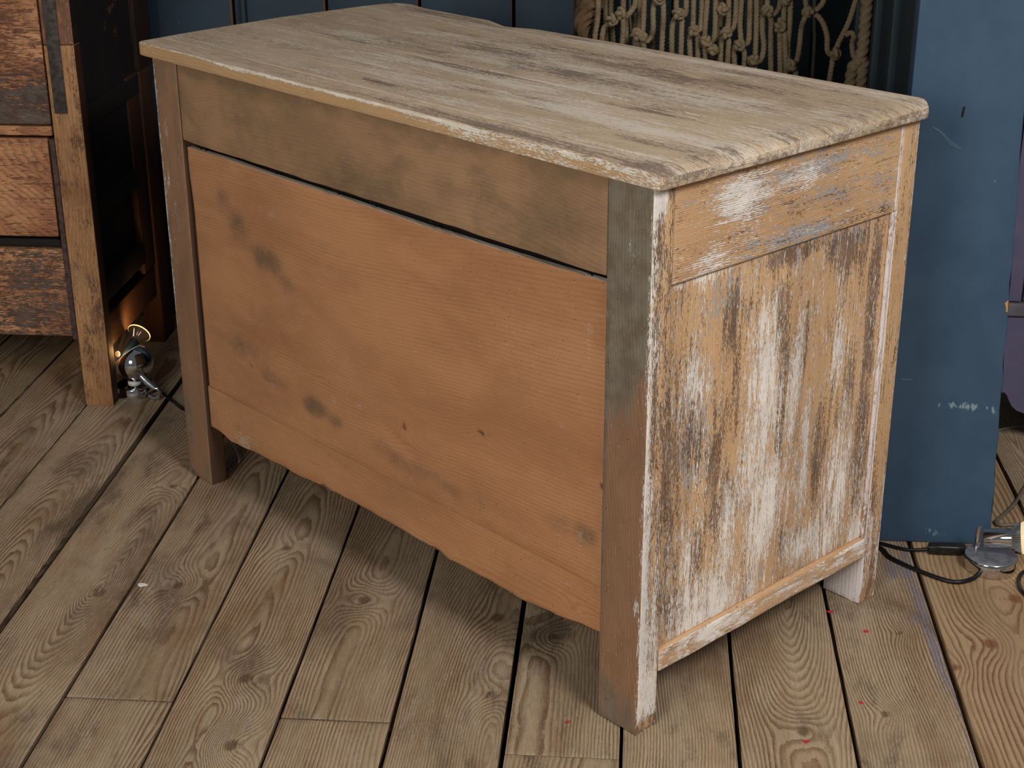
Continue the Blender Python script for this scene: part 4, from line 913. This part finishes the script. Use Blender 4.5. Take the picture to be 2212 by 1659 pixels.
# ------------------------------------------------------------------ chrome spot lamp on the right
rc = Vector((.580, .5215, 0))
ra = empty('spot_lamp', rc, 0, label='chrome spot lamp lying low on a flat disc base, in front of the blue panel', cat='lamp')
lathe('base', [(.0425, .0006), (.0428, .0010), (.0428, .0225), (.0418, .0238)], MAT['chrome'], ra, 64)
lathe('base_plate', [(.0415, .0236), (.041, .0243), (.0, .0243)], MAT['chrome_dusty'], ra, 64)['label'] = 'dusty grey top of the base'
pp = Vector((.5607, .5443, 0)) - rc
lathe('post', [(.0058, .024), (.0058, .030), (.0052, .031), (.0050, .0625), (.004, .0635), (.001, .064)], MAT['chrome'], ra, 24, (0, 0, 1), pp)
hax = Vector((.95, -.24, .17)).normalized(); h0 = pp + Vector((.0065, -.014, .0490))
lathe('spot_head', [(.001, 0), (.0152, 0), (.0162, .0012), (.0164, .044), (.0156, .0448), (.0156, .041)], MAT['chrome'], ra, 40, hax, h0)
bulb = empty('bulb', (0, 0, 0)); bulb.parent = ra
b0 = h0 + hax * .044
lathe('reflector', [(.0150, -.001), (.0190, .003), (.0235, .010), (.0258, .0155)], MAT['refl'], bulb, 88, hax, b0, flute=.035)
lathe('glass_rim', [(.0256, .0153), (.0270, .0185), (.0275, .0215)], MAT['softglow'], bulb, 44, hax, b0)
lathe('glass_front', [(.0275, .0213), (.0278, .0235), (.0255, .0258), (.015, .0275), (.0, .028)], MAT['hot'], bulb, 44, hax, b0)
pl2 = bpy.data.lights.new('bulb_light', 'SPOT'); pl2.energy = 1.2; pl2.color = (1, .72, .42); pl2.spot_size = 1.9; pl2.spot_blend = .5; pl2.shadow_soft_size = .02
po2 = bpy.data.objects.new('bulb_light', pl2); C.objects.link(po2); po2.parent = ra; po2.location = b0 + hax * .03
po2.rotation_euler = hax.to_track_quat('-Z', 'Y').to_euler()
tube('cord', [Vector(p) - rc for p in ((.33, .62, .004), (.4026, .5729, .004), (.4203, .5338, .004), (.463, .4899, .004), (.5087, .4603, .004), (.5406, .4700, .005), (.5561, .4870, .007))], .0036, MAT['cable_black'], ra, sides=10)

# power cord with in-line switch
pc = empty('power_cord', (.516, .563, 0), 0, label='black power cord with in-line switch, looping past the right-hand lamp', cat='cord')
po_ = Vector((.516, .563, 0))
def rel(l, o): return [Vector(p) - o for p in l]
tube('cord', rel([(.30, .635, .004), (.3951, .592, .004), (.4111, .584, .004), (.4517, .5651, .004), (.487, .5627, .007)], po_), .0029, MAT['cable_black'], pc, sides=10)
tube('cord', rel([(.545, .5642, .007), (.56, .5715, .004), (.60, .5735, .004), (.6454, .572, .004), (.70, .565, .004), (.72, .54, .004), (.69, .515, .004), (.655, .512, .004), (.6312, .5026, .004), (.6179, .4786, .004), (.6135, .4513, .004), (.6187, .4263, .004), (.64, .40, .004), (.70, .37, .004), (.8, .34, .004)], po_), .0032, MAT['cable_black'], pc, sides=10)
def switch():
    prof = []
    Ls = [(-.031, .0035), (-.0305, .0075), (-.027, .0092), (-.010, .0098), (.010, .0098), (.027, .0092), (.0305, .0075), (.031, .0035)]
    V = []; F = []; S = 20
    for (x, w) in Ls:
        for j in range(S):
            t = 2 * math.pi * j / S
            c, s = math.cos(t), math.sin(t)
            e = .45
            V.append((x, math.copysign(abs(c) ** e, c) * w * .95, .0092 + math.copysign(abs(s) ** e, s) * w * .92))
    for i in range(len(Ls) - 1):
        for j in range(S):
            a = i * S + j; b = i * S + (j + 1) % S; F.append((a, a + S, b + S, b))
    F.append(tuple(range(S))); F.append(tuple((len(Ls) - 1) * S + j for j in range(S - 1, -1, -1)))
    return V, F
V, F = switch(); sw = mesh_obj('switch', V, F, MAT['plastic_black'], pc, angle=40); sw['label'] = 'black in-line switch body'
V2 = [(-.006, -.0035, .0172), (.006, -.0035, .0172), (.006, .0035, .0172), (-.006, .0035, .0172), (-.006, -.0035, .0192), (0, -.0035, .0186), (.006, -.0035, .0194), (.006, .0035, .0194), (0, .0035, .0186), (-.006, .0035, .0192)]
mesh_obj('rocker', V2, [(0, 3, 2, 1), (4, 5, 8, 9), (5, 6, 7, 8), (0, 1, 6, 5, 4), (1, 2, 7, 6), (2, 3, 9, 8, 7), (3, 0, 4, 9)], MAT['plastic_black'], sw, False)

g = tube('cable', [(.74, .90, .0035), (.699, .816, .0035), (.6665, .7484, .0035), (.6315, .6955, .0035), (.621, .679, .0035), (.626, .668, .0035), (.6546, .6728, .0035), (.70, .68, .0035), (.80, .70, .0035)], .0032, MAT['cable_grey'], sides=10)
tag(g, 'grey cable bent back on itself on the floor behind the right-hand lamp', 'cable')
g = tube('cable', [(.60, 1.03, .0025), (.67, 1.055, .0025), (.70, 1.075, .0025), (.7331, 1.095, .0025), (.7655, 1.10, .0025), (.9, 1.09, .0025)], .0022, plain('clear_cable', (150, 150, 140), .25), sides=8)
tag(g, 'thin pale cable on the floor under the mauve cupboard', 'cable')

# ------------------------------------------------------------------ small litter
cw = empty('cobweb', (-.77, .80, 0), 0, label='wisps of cobweb fluff beside the far back leg of the chest', cat='cobweb')
co = Vector((-.77, .80, 0))
for P in ([(-.790, .868, .022), (-.783, .861, .024), (-.776, .853, .02), (-.770, .838, .018), (-.762, .823, .01), (-.760, .818, .004)], [(-.788, .850, .01), (-.786, .833, .012), (-.785, .812, .010), (-.779, .795, .006), (-.7668, .788, .004)], [(-.7668, .788, .004), (-.770, .777, .006), (-.7765, .766, .004), (-.783, .768, .005), (-.7725, .7625, .003), (-.7659, .774, .002)]):
    tube('wisp', rel(P, co), .0007, MAT['fluff'], cw, sides=5, step=.003)
    for k in range(4):
        j = [Vector(p) + Vector((random.uniform(-.004, .004), random.uniform(-.006, .006), random.uniform(0, .003))) for p in P]
        tube('wisp', rel(j, co), .00022, MAT['fluff'], cw, sides=4, step=.004)
s = tube('straw', [(-.7803, .7196, .0025), (-.7822, .700, .004), (-.7818, .685, .0035), (-.7795, .6591, .002)], .0007, MAT['straw'], sides=5)
tag(s, 'dry grass stalk on the floor in front of the far back leg of the chest', 'straw')
def chip(x, y, r, mat, label, name='paint_chip', cat='chip'):
    rnd = random.Random(int(x * 9000)); n = 7
    ring = [(x + r * rnd.uniform(.5, 1.3) * math.cos(6.283 * k / n), y + r * rnd.uniform(.5, 1.3) * .7 * math.sin(6.283 * k / n)) for k in range(n)]
    V = [(a, b, .0018) for a, b in ring] + [(a, b, .0030 + rnd.uniform(0, .0008)) for a, b in ring]
    F = [tuple(range(n - 1, -1, -1)), tuple(range(n, 2 * n))] + [(k, (k + 1) % n, n + (k + 1) % n, n + k) for k in range(n)]
    o = mesh_obj(name, V, F, mat, None, False); tag(o, label, cat); return o
chip(-.807, .354, .009, MAT['plastic_white'], 'white paint flake in a notch at the board edge, left of the chest')
chip(-.905, .47, .003, MAT['straw'], 'yellow seed lying on the floorboard left of the chest', 'seed', 'seed')
RED = plain('red_paint_spot', (190, 50, 56), .6)
for (x, y, r, lb) in ((.318, .105, .0035, 'red paint fleck on the boards, lowest towards the right corner'), (.232, .006, .0045, 'red paint fleck at the bottom edge right of the near post'), (.35, .30, .004, 'red paint fleck beside the small knot in front of the far foot'), (.300, .355, .0045, 'red paint fleck on the board just in front of the far foot'), (-.097, .027, .0035, 'red paint fleck on the board left of the near post')):
    o = chip(x, y, r, RED, lb, 'paint_fleck', 'paint fleck')
    for v in o.data.vertices: v.co.z -= .0012
